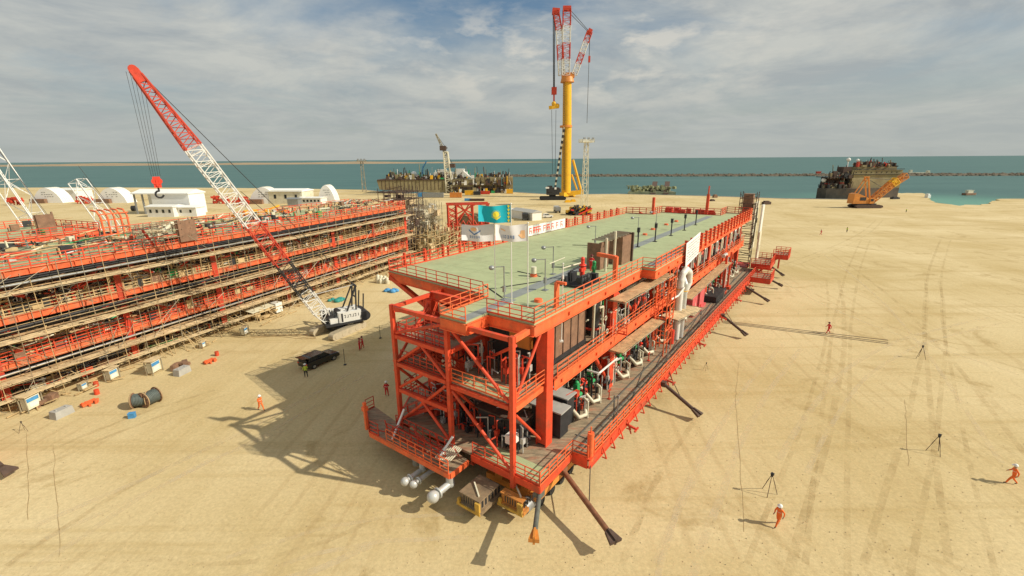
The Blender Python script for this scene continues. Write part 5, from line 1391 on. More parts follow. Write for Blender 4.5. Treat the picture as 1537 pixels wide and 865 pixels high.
# litter of timber and stacked crates between crane and scaffold
for (px, py, w, d, h, m, lab) in ((398, 475, 6, 2.2, 1.6, STRAW, 'long timber crate stack under a tilted pale sheet by the scaffold foot'), (455, 452, 2.5, 1.6, 1.8, SCAF, 'small dark crate stack near the boom foot'), (268, 552, 1.5, 1, .6, BROWN, 'small brown crate beside the canopy cabinet'), (66, 607, 1.5, 1, .6, BROWN, 'small brown crate beside the leftmost cabinet')):
    b = MB(); q = random.Random(px)
    for i in range(int(w * 4)): b.cbox((q.uniform(-w / 2, w / 2), q.uniform(-d / 2, d / 2), q.uniform(.1, h)), (q.uniform(.3, 1.3), q.uniform(.2, .9), q.uniform(.15, .7)), q.uniform(0, 3))
    o = tag(b.build('crate_stack', m, None, on_sand(px, py), LROT), lab, 'crates')
    if px == 398: MB().add([(-3.2, -1.3, 1.7), (1.0, -1.3, 1.8), (1.0, 1.2, 2.1), (-3.2, 1.2, 2.0), (-3.2, -1.3, 1.63), (1.0, -1.3, 1.73), (1.0, 1.2, 2.03), (-3.2, 1.2, 1.93)], [(0, 1, 2, 3), (7, 6, 5, 4), (0, 4, 5, 1), (1, 5, 6, 2), (2, 6, 7, 3), (3, 7, 4, 0)]).build('roof_sheet', CREAM, o)
    if px == 398: MB().box(1.3, 2.6, -1.2, .6, .3, 1.9).build('white_case', WHITE, o)
b = MB(); q = random.Random(8)
for i in range(4):
    pts_ = []
    a, c = at(338 + i * 3, 498 + i * 2.6), at(475, 505 + i * 1.0)
    for k in range(14): p = a.lerp(c, k / 13); pts_.append((p.x, p.y + .35 * math.sin(k * .7 + i), .05))
    b.path(pts_, .045, 5)
tag(b.build('sling_cables', STRAW), 'bundle of thin brown sling cables lying from the crane tracks to the cabinets', 'cable')
b = MB()  # thin dark strips on the sand, standing in for a long cast shadow
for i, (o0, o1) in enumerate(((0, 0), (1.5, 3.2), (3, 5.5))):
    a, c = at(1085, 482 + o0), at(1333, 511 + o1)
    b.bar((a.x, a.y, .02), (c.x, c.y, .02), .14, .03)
tag(b.build('painted_shadow_strips', DKRUST), 'three dark strips painting a cast shadow straight across the sand from the module edge', 'cable')
# joints in the ground slabs
b = MB(); q = random.Random(14)
for (A_, B_) in (((1104, 600), (1118, 800)), ((1358, 600), (1364, 700)), ((80, 668), (90, 835)), ((1109, 545), (1104, 600)), ((40, 650), (42, 780))):
    a, c = at(*A_), at(*B_); pr_ = a
    for k in range(1, 15):
        p = a.lerp(c, k / 14) + Vector((q.uniform(-.04, .04), q.uniform(-.1, .1), 0)); w_ = q.uniform(.015, .045)
        b.bar((pr_.x, pr_.y, .008), (p.x, p.y, .008), w_, .012); pr_ = p
tag(b.build('ground_joints', mat('joint_soil', (0.36, 0.25, 0.12), .95, 0, .3, 3)), kind='structure')
# strut whose foot comes into view at the left edge
o = tag(MB().tube((0, 0, .9), (-4.6, 1.6, 3.2), .17, None, 10).build('sway_strut', DKRUST, None, at(8, 714, 0), 0), 'dark rusty strut with a spade foot entering at the left edge', 'strut')
f = MB(); f.add([(-.1, .2, .95), (-.1, -.2, .85), (.75, -.7, .55), (.9, .35, .6), (-.1, .2, .75), (-.1, -.2, .65), (.75, -.7, .35), (.9, .35, .4)], [(0, 1, 2, 3), (7, 6, 5, 4), (0, 4, 5, 1), (1, 5, 6, 2), (2, 6, 7, 3), (3, 7, 4, 0)])
f.build('strut_foot', DKRUST, o)
MB().box(-7.2, -4.2, .6, 2.6, 0, 4.0).build('strut_anchor', ORANGE, o)

# survey tripods
tp_ = thing('survey_tripod', 'x', 'tripod', at(1154, 741), 0, 'dark tripods standing on the sand')
b = MB()
for k in range(3):
    a = R(90 + 120 * k + 20); b.tube((math.cos(a) * .6, math.sin(a) * .6, 0), (math.cos(a) * .06, math.sin(a) * .06, 1.6), .024, .02, 6).bar((math.cos(a) * .34, math.sin(a) * .34, .8), (math.cos(a) * .2, math.sin(a) * .2, 1.2), .045)
b.build('legs', DKRUST, tp_)
MB().tube((0, 0, 1.56), (0, 0, 1.66), .09, None, 10).cbox((.03, 0, 1.77), (.13, .2, .2), .4).tube((-.12, 0, 1.8), (.15, 0, 1.8), .045).build('instrument', DARK, tp_)
tp_['label'] = 'dark survey tripod behind the orange worker at the bottom right'
clone(tp_, at(1403, 680), .6, 'dark survey tripod in the middle of the right sand, left of the far right worker')
clone(tp_, at(1381, 538), 1.3, 'dark survey tripod furthest back, right of the end of the painted shadow strips', None, .95)
clone(tp_, at(1059, 556), .3, 'tiny tripod on the sand close to the module side', None, .55)
clone(tp_, at(36, 648), .3, 'tiny tripod at the left edge below the power cabinet', None, .6)

# ================================================================ black car with its tailgate up
cf_, cr_ = at(501, 541), at(472, 554)
ca_ = math.atan2(cf_.y - cr_.y, cf_.x - cr_.x)
car = thing('parked_car', 'black off-road car with its tailgate raised, parked at the edge of the big shadow', 'car', ((cf_ + cr_) / 2) + Vector((-math.sin(ca_), math.cos(ca_), 0)) * .9, ca_)
def car_body(root, L=4.9, W=1.95, body=BLACKP, gl=GLASS, gate=True):
    prof = [(-2.35, .45), (-2.42, .9), (-2.38, 1.12), (-2.2, 1.18), (1.05, 1.12), (2.2, 1.0), (2.42, .85), (2.45, .5), (2.2, .38), (-2.2, .36)]
    k = L / 4.9
    b = MB()
    def loft(pr, w0, w1):
        n_ = len(pr); vs = []
        for y, s_ in ((-W / 2, w0), (-W / 2 + .12, w1), (W / 2 - .12, w1), (W / 2, w0)):
            for x, z in pr: vs.append((x * k * s_, y, .36 + (z - .36) * (1 if abs(y) > W / 2 - .05 else 1.03)))
        fs = [(i + j * n_, (i + 1) % n_ + j * n_, (i + 1) % n_ + (j + 1) * n_, i + (j + 1) * n_) for i in range(n_) for j in range(3)]
        fs += [tuple(reversed(range(n_))), tuple(range(3 * n_, 4 * n_))]
        b.add(vs, fs)
    loft(prof, .985, 1.0)
    cab = [(-2.15, 1.12), (-1.95, 1.72), (-1.6, 1.80), (.1, 1.78), (.35, 1.70), (1.15, 1.12)]
    b.extrude([(x * k, z) for x, z in cab], (0, -W / 2 + .16, 0), (1, 0, 0), (0, 0, 1), (0, W - .32, 0))
    o = b.build('body', body, root)
    g = MB()
    for y in (-W / 2 + .15, W / 2 - .165):
        g.extrude([(-1.9 * k, 1.2), (-1.78 * k, 1.66), (-.95 * k, 1.70), (-.95 * k, 1.2)], (0, y, 0), (1, 0, 0), (0, 0, 1), (0, .015, 0)); g.extrude([(-.88 * k, 1.2), (-.88 * k, 1.70), (.12 * k, 1.68), (.85 * k, 1.2)], (0, y, 0), (1, 0, 0), (0, 0, 1), (0, .015, 0))
    g.add([(1.17 * k, -W / 2 + .25, 1.16), (1.17 * k, W / 2 - .25, 1.16), (.42 * k, W / 2 - .3, 1.70), (.42 * k, -W / 2 + .3, 1.70)], [(0, 1, 2, 3)])
    g.build('windows', gl, root)
    for x in (-1.45, 1.5):
        for y in (-W / 2 + .12, W / 2 - .12):
            t = MB().tube((x * k, y - .13, .37), (x * k, y + .13, .37), .37, None, 18).build('wheel', RUBBER, root)
            MB().tube((x * k, y - .14, .37), (x * k, y + .14, .37), .22, None, 12).build('rim', STEEL, t)
    for y in (-.7, .7):
        MB().cbox((2.40 * k, y, .82), (.08, .36, .16)).build('headlight', CANVAS, root)
        MB().cbox((-2.39 * k, y * 1.15, .98), (.06, .2, .22)).build('tail_light', REDV, root)
    if gate:
        MB().box(-2.34, -2.30, -.75, .75, .6, 1.6).build('boot_opening', DARK, root)
        t = MB(); t.add([(-1.95, -.8, 1.80), (-1.95, .8, 1.80), (-2.75, .78, 1.92), (-2.75, -.78, 1.92), (-1.95, -.8, 1.74), (-1.95, .8, 1.74), (-2.75, .78, 1.85), (-2.75, -.78, 1.85)], [(0, 1, 2, 3), (7, 6, 5, 4), (0, 4, 5, 1), (1, 5, 6, 2), (2, 6, 7, 3), (3, 7, 4, 0)])
        t.build('tailgate', body, root)
car_body(car); car.scale = (1, 1, .9)
wc = thing('parked_car', 'small white car parked on the far sand, between the container and the truck', 'car', at(822, 327), R(10))
car_body(wc, 4.6, 1.9, WHITE, GLASS, False)
# thin stake in the shade
tag(MB().tube((0, 0, 0), (0, 0, 2.2), .03, None, 6).cbox((0, 0, .05), (.3, .3, .1)).build('marker_stake', DARK, None, at(518, 548)), 'thin dark stake in the shade between the car and the module', 'stake')
tag(MB().tube((0, 0, 0), (0, 0, 2.0), .03, None, 6).cbox((0, 0, .05), (.3, .3, .1)).build('marker_stake', DARK, None, at(571, 508)), 'thin dark stake at the shadow edge right of the two red workers', 'stake')
# ================================================================ people
SKIN = mat('skin', (0.42, 0.24, 0.16), .6, 0, .08, 5)
COV_O = mat('orange_coverall', (0.85, 0.17, 0.03), .85, 0, .12, 5)
COV_R = mat('red_coverall', (0.60, 0.03, 0.03), .85, 0, .12, 5)
VEST = mat('lime_vest', (0.50, 0.62, 0.06), .85, 0, .1, 5)
TROU = mat('dark_trousers', (0.05, 0.05, 0.045), .85, 0, .1, 5)
BOOT = mat('brown_boots', (0.10, 0.05, 0.03), .7, 0, .1, 5)
HELM = mat('white_helmet', (0.80, 0.80, 0.76), .35, 0, .03, 5)
HELR = mat('dark_red_helmet', (0.15, 0.02, 0.02), .35, 0, .03, 5)
HAIR = mat('dark_hair', (0.03, 0.02, 0.015), .7, 0, .1, 5)
def figure(pose, seed=0):
    """joint skeleton grown into one skin, facing +x"""
    if pose == 'walk': lf, rf, lk, rk = (.36, .10, .06), (-.34, -.11, .09), (.24, .11, .50), (-.06, -.11, .47)
    elif pose == 'stand': lf, rf, lk, rk = (.05, .14, .06), (-.04, -.15, .06), (.06, .12, .50), (.02, -.13, .50)
    else: lf, rf, lk, rk = (.16, .13, .06), (-.12, -.14, .06), (.14, .12, .50), (-.02, -.13, .49)
    lean = .05 if pose == 'walk' else .02
    la = ((.02, .27, 1.17), (.16, .25, .98)) if pose != 'walk' else ((-.12, .26, 1.17), (-.10, .27, .92))
    ra = ((.10, -.27, 1.18), (.30, -.17, 1.10)) if pose != 'reach' else ((.18, -.22, 1.22), (.36, -.12, 1.25))
    V = [((0, 0, .96), (.165, .135)), ((lean * .5, 0, 1.14), (.15, .12)), ((lean, 0, 1.36), (.20, .13)), ((lean + .005, 0, 1.50), (.075, .07)), ((lean + .02, 0, 1.60), (.085, .085)), ((lean + .03, 0, 1.70), (.085, .095)),
         ((lean, .17, 1.41), (.085, .08)), (la[0], (.058, .055)), (la[1], (.045, .042)), (tuple(la[1][i] + (.07, 0, -.07)[i] for i in range(3)), (.038, .045)),
         ((lean, -.17, 1.41), (.085, .08)), (ra[0], (.058, .055)), (ra[1], (.045, .042)), (tuple(ra[1][i] + (.08, .01, -.03)[i] for i in range(3)), (.038, .045)),
         ((0, .10, .88), (.115, .11)), (lk, (.078, .075)), ((lf[0], lf[1], lf[2] + .06), (.055, .052)), ((lf[0] + .16, lf[1], lf[2]), (.042, .035)),
         ((0, -.10, .88), (.115, .11)), (rk, (.078, .075)), ((rf[0], rf[1], rf[2] + .06), (.055, .052)), ((rf[0] + .16, rf[1], rf[2] - (.03 if pose == 'walk' else 0)), (.042, .035))]
    E_ = [(0, 1), (1, 2), (2, 3), (3, 4), (4, 5), (2, 6), (6, 7), (7, 8), (8, 9), (2, 10), (10, 11), (11, 12), (12, 13), (0, 14), (14, 15), (15, 16), (16, 17), (0, 18), (18, 19), (19, 20), (20, 21)]
    def hand(e, out):     # four fingers and a thumb on each hand
        p = Vector(V[e][0]); b = len(V)
        for k in range(4):
            o_ = Vector((.055 - .006 * abs(k - 1.5), (k - 1.5) * .022, -.035 - .01 * k)); o2 = o_ + Vector((.012, 0, -.035))
            V.append((tuple(p + o_), (.009, .009))); V.append((tuple(p + o2), (.008, .008)))
            E_.append((e, len(V) - 2)); E_.append((len(V) - 2, len(V) - 1))
        V.append((tuple(p + Vector((.03, out * .045, .01))), (.010, .010))); E_.append((e, len(V) - 1))
    hand(9, -1); hand(13, 1)
    V.append(((lean + .125, 0, 1.635), (.018, .02))); E_.append((4, len(V) - 1))      # nose
    me = bpy.data.meshes.new('person_' + pose); me.from_pydata([v for v, r_ in V], E_, [])
    ob = bpy.data.objects.new('person_' + pose, me); scene.collection.objects.link(ob)
    md = ob.modifiers.new('skin', 'SKIN'); md.use_smooth_shade = True
    for i, (v, r_) in enumerate(V): me.skin_vertices[0].data[i].radius = r_
    me.skin_vertices[0].data[0].use_root = True
    sb = ob.modifiers.new('sub', 'SUBSURF'); sb.levels = 1; sb.render_levels = 1
    dg = bpy.context.evaluated_depsgraph_get(); res = bpy.data.meshes.new_from_object(ob.evaluated_get(dg))
    bpy.data.objects.remove(ob)
    return res, V
FIG = {p: figure(p) for p in ('walk', 'stand', 'reach')}
def person(px, py, face, pose, top, legs, helm, lab, z=0.0, group='workers on the yard'):
    base_me, V = FIG[pose]; me = base_me.copy(); me.name = 'person'
    for m in (top, legs, SKIN, BOOT): me.materials.append(m)
    h1, h2 = Vector(V[9][0]), Vector(V[13][0])
    for p in me.polygons:
        c = p.center; k = 0
        if c.z < .16: k = 3
        elif c.z > 1.475 and abs(c.y) < .13: k = 2
        elif (c - h1).length < .085 or (c - h2).length < .085: k = 2
        elif c.z < .97 and abs(c.y) < .24: k = 1
        p.material_index = k; p.use_smooth = True
    o = bpy.data.objects.new('person', me); scene.collection.objects.link(o)
    P0 = at(px, py, z); o.location = P0; o.rotation_euler = (0, 0, face)
    tag(o, lab, 'person', group)
    lean = .05 if pose == 'walk' else .02
    hx = lean + .035
    MB().ball((hx, 0, 1.715), .145, 14, 8, .80).tube((hx + .02, 0, 1.70), (hx + .02, 0, 1.715), .175, .165, 14).bar((hx + .12, 0, 1.70), (hx + .22, 0, 1.69), .16, .015).build('helmet', helm, o)
    MB().ball((hx + .075, .03, 1.645), .012, 6, 4).ball((hx + .075, -.03, 1.645), .012, 6, 4).bar((hx + .085, -.022, 1.575), (hx + .085, .022, 1.575), .008, .008).build('eyes_and_mouth', HAIR, o)
    MB().ball((hx - .01, .09, 1.62), .022, 6, 4).ball((hx - .01, -.09, 1.62), .022, 6, 4).build('ears', SKIN, o)
    MB().ball((hx - .03, 0, 1.65), .098, 12, 6, .9).build('hair', HAIR, o)
    if top in (COV_O, COV_R):
        MB().ring((lean * .7, 0, 1.22), (0, 0, 1), .165, .014, 16, 4).build('reflective_band', HELM, o)
    return o
d2 = lambda a, b: math.atan2(b.y - a.y, b.x - a.x)
person(1167, 789, R(205), 'walk', COV_O, COV_O, HELM, 'person in orange coverall and white helmet walking at the bottom right, nearest of all')
person(1518, 727, R(150), 'walk', COV_O, COV_O, HELM, 'person in orange coverall and white helmet at the right edge of the picture')
person(392, 616, R(-30), 'walk', COV_O, COV_O, HELM, 'person in orange coverall walking at the tip of the big shadow')
person(581, 595, R(100), 'stand', COV_R, COV_R, HELM, 'person in red coverall and white helmet in the shade left of the open frame')
person(540, 526, R(10), 'stand', COV_R, COV_R, HELR, 'person in red coverall, the left one of two beside the crane')
person(545, 523, R(190), 'reach', COV_R, COV_R, HELR, 'person in red coverall, the right one of two beside the crane')
person(460, 567, R(120), 'stand', VEST, TROU, HELM, 'person in lime vest and dark trousers with a white helmet by the black car')
person(1243, 501, R(180), 'walk', COV_R, COV_R, HELR, 'person in red coverall walking on the painted shadow strips')
person(1232, 353, R(170), 'walk', COV_R, COV_R, HELR, 'small person in red far back on the right sand')
person(1271, 349, R(190), 'stand', VEST, TROU, HELR, 'small person in lime vest far back, right of the one in red')
person(1360, 319, R(90), 'stand', VEST, TROU, HELM, 'small person in lime vest near the shore, right of the orange crane')
person(887, 409, R(60), 'reach', COV_R, COV_R, HELR, 'person in red on the green roof deck beside the pump skid', 14.02)

# ================================================================ the tall yellow crane on the quay
def far(px, py, name=None): return at(px, py)
YP = at(850, 296)
yc = thing('heavy_crane', 'very tall yellow mast crane with red and white lattice jibs, standing on the quay edge', 'crane', YP, 0)
s = scale_at(YP)                                   # metres per pixel there
X = lambda px, py=None: (px - 850) * s * 1.0
Zc = lambda py: height(YP, py)
def C3(px, py, dy=0.0):
    z = Zc(py); p = at_depth(px, py, YP.y + dy); return Vector((p.x - YP.x, dy, p.z))
MB().tube(C3(849.5, 290), C3(851, 190), 3.2, 3.0, 20).tube(C3(851, 190), C3(851.5, 120), 2.9, 2.7, 20).build('mast', YELLOW, yc)
MB().tube(C3(849.5, 188.5), C3(849.5, 191.5), 4.0, None, 20).build('mast_collar', CRANEORANGE, yc)
MB().tube(C3(851.5, 116), C3(851.5, 124), 3.6, 4.4, 20).bar(C3(843, 114), C3(862, 113), 3, 3).build('mast_collars', CRANEORANGE, yc)
b = MB().bar(C3(850, 291), C3(876, 288), 3.2, 2.8).tube(C3(860, 240), C3(872, 286), .8, None, 8).tube(C3(858, 262), C3(866, 285), .6, None, 8).bar(C3(843, 292, -4), C3(860, 292, 6), 4, 2.5)
b.build('base_frame', YELLOW, yc)
b = MB()
for k in range(12):
    t0, t1 = k / 12, (k + .5) / 12
    a, c = C3(832, 290, -3), C3(847, 190, -3)
    b.bar(a.lerp(c, t0), a.lerp(c, t1), 1.3, 1.3)
b.build('rear_mast_stripes', DARK, yc)
MB().bar(C3(832, 290, -3), C3(847, 190, -3), 1.0, 1.0).build('rear_mast', CREAM, yc)
def jib(a, b_, cols, w, w2=None, n_=5):
    a, b_ = C3(*a), C3(*b_); k = len(cols); w2 = w2 or w
    for i, (c, nm) in enumerate(cols):
        MB().lattice(a.lerp(b_, i / k), a.lerp(b_, (i + 1) / k), w + (w2 - w) * i / k, w, n_, .24, .13, w + (w2 - w) * (i + 1) / k).build('jib_section', c, yc)
W_, R_ = (WHITE, 0), (RED, 0)
jib((849, 114), (851, 14), [W_, R_, W_, R_], 4.6, 3.8)
jib((843, 113), (839, 45), [W_, R_, W_], 3.6, 3.2); jib((839, 45), (834, 17), [R_, R_], 3.6, 2.8)
jib((862, 112), (885, 48), [W_, R_, W_, R_], 3.2, 2.4)
MB().bar(C3(829, 17), C3(840, 18), 2.6, 3.4).bar(C3(845, 13), C3(857, 13), 3, 2.4).bar(C3(883, 52), C3(887, 44), 2, 2.6).build('jib_heads', RED, yc)
b = MB()
for dx in (-1.5, -.5, .5, 1.5): b.tube(C3(831.5 + dx, 20), C3(831.5 + dx * .7, 132), .14, None, 4)
for dx in (-3.5, 3): b.tube(C3(831.5 + dx, 165), C3(831.5 + dx * .6, 262), .12, None, 4)
b.tube(C3(856, 15), C3(884, 47), .16, None, 4).tube(C3(857, 22), C3(884, 49), .16, None, 4).tube(C3(885.5, 52), C3(884, 92), .2, None, 4).tube(C3(884, 92), C3(881, 185), .14, None, 4)
b.build('hoist_ropes', ROPE, yc)
MB().box(C3(828, 132).x, C3(835.5, 132).x, -1.2, 1.2, Zc(142), Zc(131)).tube(C3(831.5, 142), C3(831.5, 152), .5).build('hook_block', RED, yc)
MB().bar(C3(824, 162), C3(839, 160), 2.2, 2).ball(C3(831.5, 156), 1.6).ball(C3(836.5, 159), 1.5).build('hook', YELLOW, yc)
MB().cbox(C3(884.5, 89), (1.2, 1.2, 3.6)).build('small_hook', RED, yc)
# its dark crawler unit
bp = at(829, 300)
bc = thing('crane_carrier', 'black crawler carrier unit in front of the tall yellow crane', 'crane carrier', bp, 0)
s2 = scale_at(bp)
MB().box(-9 * s2, 10 * s2, -3, 3, 3.2, 7.6).box(-8 * s2, -1 * s2, -3.2, -1, 5, 8.8).box(3 * s2, 12 * s2, -2, 2, 5, 7).build('machine_house', DARK, bc)
for y in (-3.6, 2.4): MB().extrude([(-8, .4), (-7.4, 0), (7.6, 0), (8.4, .6), (8.4, 1.5), (7.6, 2.1), (-7.4, 2.1), (-8, 1.6)], (0, y, 0), (s2 / .42, 0, 0), (0, 0, 1), (0, 1.3, 0)).build('track', RUBBER, bc)
MB().cbox((-3.5, -3.25, 7.6), (2.2, .1, 1)).cbox((1.6, -3.05, 7.2), (1.2, .1, 1.3)).build('pale_panels', CANVAS, bc)
MB().box(-2, 2, -1.5, 1.5, 2.1, 3.2).build('slew_ring', DARK, bc)
for (px, py, w, m, lab) in ((852, 304, 3.4, YELLOW, 'yellow counterweight slab on the sand right of the black carrier'), (860, 303, 3.0, YELLOW, 'second yellow slab on the sand beneath the light tower')):
    tag(MB().box(-w / 2, w / 2, -1, 1, 0, .9).box(-w / 3, w / 3, -.8, .8, .9, 1.4).build('counterweight_slab', m, None, at(px, py), .1), lab, 'counterweight')
# light towers
def lattice_tower(px, py, ptop, w, lab, m, head=True):
    p = at(px, py); h = height(p, ptop)
    root = thing('light_tower', lab, 'light tower', p, .2, 'lattice light towers')
    MB().lattice((0, 0, 0), (0, 0, h), w, w, int(h / w / 1.0), .18, .1, w * .6, w * .6).build('tower', m, root)
    if head:
        b = MB().box(-w * 1.1, w * 1.1, -w, w, h, h + .3).rail([(-w * 1.1, -w, h), (w * 1.1, -w, h), (w * 1.1, w, h), (-w * 1.1, w, h), (-w * 1.1, -w, h)], 1.5, 2, .08)
        b.build('platform', m, root)
        for x in (-1, 0, 1): MB().cbox((x * w * .8, -w, h + 1.9), (1.1, .6, .9)).build('floodlight', STEEL, root)
lattice_tower(877, 309, 214, 3.0, 'pale lattice light tower right of the tall yellow crane', CREAM)
lattice_tower(547, 288, 243, 3.0, 'pale lattice light tower left of the moored barge', SCAF)

# ================================================================ tents and sheds along the left shore
def tent(px0, px1, py, ptop, lab, depth=8):
    a, c = at(px0, py), at(px1, py); w = (c - a).length; h = height(a, ptop); p = (a + c) / 2
    rz = 0.0
    root = thing('storage_tent', lab, 'tent', p, rz, 'white arched tents by the shore')
    pr = []
    for i in range(15):
        t = i / 14; x = (t - .5) * w; k = 1 - abs(2 * t - 1); z = h * (.12 * k + .88 * max(0.0, 1 - (1 - k) ** 2.1) ** .72); pr.append((x, z))
    MB().extrude(pr, (0, 0, 0), (1, 0, 0), (0, 0, 1), (0, depth, 0)).build('canvas_shell', CANVAS, root)
    b = MB()
    for d in range(1, 6):
        for i in range(14): b.bar((pr[i][0], d * depth / 6, pr[i][1] + .05), (pr[i + 1][0], d * depth / 6, pr[i + 1][1] + .05), .25, .12)
    b.build('ribs', CREAM, root)
    MB().box(-w * .5, 0, -2.2, -.2, 0, h * .28).build('dark_front_store', BROWN, root)
    mk = MB(); q = random.Random(int(px0))
    for r_ in range(3):
        for k in range(5):
            if q.random() < .75: mk.cbox((-w * .12 + k * w * .08 + q.uniform(-.2, .2), -.06, h * (.42 + r_ * .14)), (w * .05, .05, h * .035))
    mk.build('front_marks', STEEL, root)
tent(52, 93, 305, 282, 'white arched tent furthest left on the shore')
tent(148, 190, 305, 282, 'white arched tent just left of the big white building')
tent(375, 418, 306, 281, 'white arched tent right of the big white building')
tent(478, 503, 303, 278, 'narrow white arched tent at the right end of the row of sheds')
def shed(px0, px1, py, ptop, depth, m, lab, win=0, open_=False, slope=.1, roofm=None, rz=None):
    a, c = at(px0, py), at(px1, py); w = (c - a).length; h = height(a, ptop); p = (a + c) / 2
    root = thing('shed', lab, 'building', p, (math.atan2(c.y - a.y, c.x - a.x)) if rz is None else rz)
    if open_:
        MB().box(-w / 2 + w * .33, w / 2, 0, depth, 0, h * .86).box(-w / 2, -w / 2 + w * .33, depth * .8, depth, 0, h * .86).build('walls', m, root)
        b = MB()
        for x in (-w / 2 + .4, -w / 2 + w * .16): b.bar((x, .4, 0), (x, .4, h * .86), .6)
        b.build('posts', STEEL, root)
    else:
        MB().box(-w / 2, w / 2, 0, depth, 0, h * .9).build('walls', m, root)
    MB().add([(-w / 2 - .4, -.6, h * .86), (w / 2 + .4, -.6, h * .86), (w / 2 + .4, depth / 2, h), (-w / 2 - .4, depth / 2, h), (-w / 2 - .4, depth + .6, h * .86), (w / 2 + .4, depth + .6, h * .86),
              (-w / 2 - .4, -.6, h * .82), (w / 2 + .4, -.6, h * .82), (w / 2 + .4, depth + .6, h * .82), (-w / 2 - .4, depth + .6, h * .82)],
             [(0, 1, 2, 3), (3, 2, 5, 4), (6, 7, 1, 0), (9, 8, 7, 6), (8, 9, 4, 5), (0, 3, 4, 9, 6), (1, 7, 8, 5, 2)]).build('roof', roofm or m, root)
    for i in range(win):
        x = -w / 2 + (i + .6) * w / (win + .2)
        MB().box(x - w * .02 - .3, x + w * .02 + .3, -.06, .02, h * .35, h * .62).build('window', GLASS, root)
    return root, w, h
r_, w_, h_ = shed(205, 288, 322, 285, 11, CANVAS, 'big white building with an open canopy at its left, behind the left modules', 0, True)
shed(222, 262, 326, 308, 7, WHITE, 'small white cabin row in front of the big white building, left one', 4)
shed(264, 296, 325, 309, 6, CANVAS, 'small white cabin in front of the big white building, right one', 2)
shed(86, 116, 300, 283, 12, WHITE, 'pale shed between the two leftmost tents', 0, True)
shed(405, 455, 306, 284, 14, CREAM, 'grey white hall between the right tents', 3, False, .1, CANVAS)
shed(448, 482, 307, 296, 8, WHITE, 'low white office row with dark windows before the narrow tent', 6)
shed(432, 448, 310, 297, 4, STEEL, 'small grey cabin at the left of the low office row', 0)
for (px, py, lab) in ((24, 308, 'dark red machinery heap left of the first tent'), (128, 306, 'dark red machinery heap right of the first tent'), (332, 306, 'dark red machinery heap left of the white boom'), (362, 308, 'dark red machinery heap right of the white boom')):
    b = MB(); q = random.Random(px)
    for i in range(22): b.cbox((q.uniform(-4, 4), q.uniform(-1.5, 1.5), q.uniform(.5, 4.5)), (q.uniform(.6, 3), q.uniform(.5, 1.5), q.uniform(.4, 1.6)), q.uniform(-.2, .2))
    for i in range(6): b.bar((-4 + i * 1.6, 0, 0), (-4 + i * 1.6, 0, 4.5), .35)
    tag(b.build('machinery', RED, None, at(px, py), .2), lab, 'machinery', 'red machinery by the tents')
tag(MB().tube((0, 0, 1.4), (1.6, 0, 1.4), 1.4, None, 20).tube((-.05, 0, 1.4), (1.65, 0, 1.4), .6, None, 12).build('big_tyre', RUBBER, None, at(199, 317), .2), 'big dark tyre beside the open canopy of the white building', 'tyre')

# ================================================================ moored pipelay barge in the middle distance
QP = at(672, 291)
bs = scale_at(QP)
bg_ = thing('moored_barge', 'long khaki barge with a pale mast and white cabins, moored at the quay', 'barge', (QP.x, QP.y + 6, SEA_Z), 0)
bx = lambda px: at_depth(px, 290, QP.y + 6).x - QP.x
zz = lambda py: height((QP.x, QP.y + 6), py) - SEA_Z
b = MB()
b.add([(bx(570), 0, zz(284)), (bx(673), 0, zz(291)), (bx(673), 0, zz(271)), (bx(567), 0, zz(270)), (bx(576), 24, zz(284)), (bx(673), 24, zz(291)), (bx(673), 24, zz(271)), (bx(570), 24, zz(270))],
      [(0, 1, 2, 3), (5, 4, 7, 6), (1, 5, 6, 2), (4, 0, 3, 7), (3, 2, 6, 7), (0, 4, 5, 1)])
b.box(bx(673), bx(770), 2, 26, -1, zz(282)).box(bx(676), bx(712), -.5, 22, zz(290), zz(270)).box(bx(714), bx(752), .5, 22, zz(281), zz(267)).box(bx(755), bx(770), 0, 20, zz(292), zz(267))
b.build('hull', KHAKI, bg_)
b = MB(); q = random.Random(77)
for i in range(18): x = bx(574) + i * (bx(670) - bx(574)) / 17; b.box(x, x + .3, -.15, 0, zz(285), zz(271))
b.box(bx(568), bx(676), -.4, 24, zz(270.5), zz(269)).box(bx(676), bx(756), -1.2, 3, zz(283.5), zz(281.5)).box(bx(715), bx(752), -1, 3, zz(274), zz(273))
b.build('hull_frames', DKRUST, bg_)
cols_ = {'dark_deck_gear': DARK, 'rusty_deck_gear': DKRUST, 'white_deck_gear': WHITE, 'green_deck_gear': GREENV, 'yellow_deck_gear': YELLOW, 'khaki_deck_gear': KHAKI, 'red_deck_gear': RED}
bb = {k: MB() for k in cols_}
for i in range(700):
    k = q.choices(list(bb), [6, 6, 4.5, .8, .9, 5, 1.2])[0]; px = q.uniform(580, 768); zb = zz(269) if px < 675 else zz(q.choice((268, 278, 290)))
    y = q.uniform(0, 20) if zb > zz(271) else q.uniform(-2.5, 1)
    hgt = abs(q.gauss(0, 1.9)) + .5
    if q.random() < .5: bb[k].cbox((bx(px), y, zb + hgt / 2), (q.uniform(.5, 2.8), q.uniform(.8, 3), hgt))
    else: bb[k].tube((bx(px), y, zb), (bx(px) + q.uniform(-1, 1), y, zb + hgt * 1.8), q.uniform(.12, .4), None, 6)
for k, b in bb.items(): b.build(k, cols_[k], bg_)['kind'] = 'stuff'
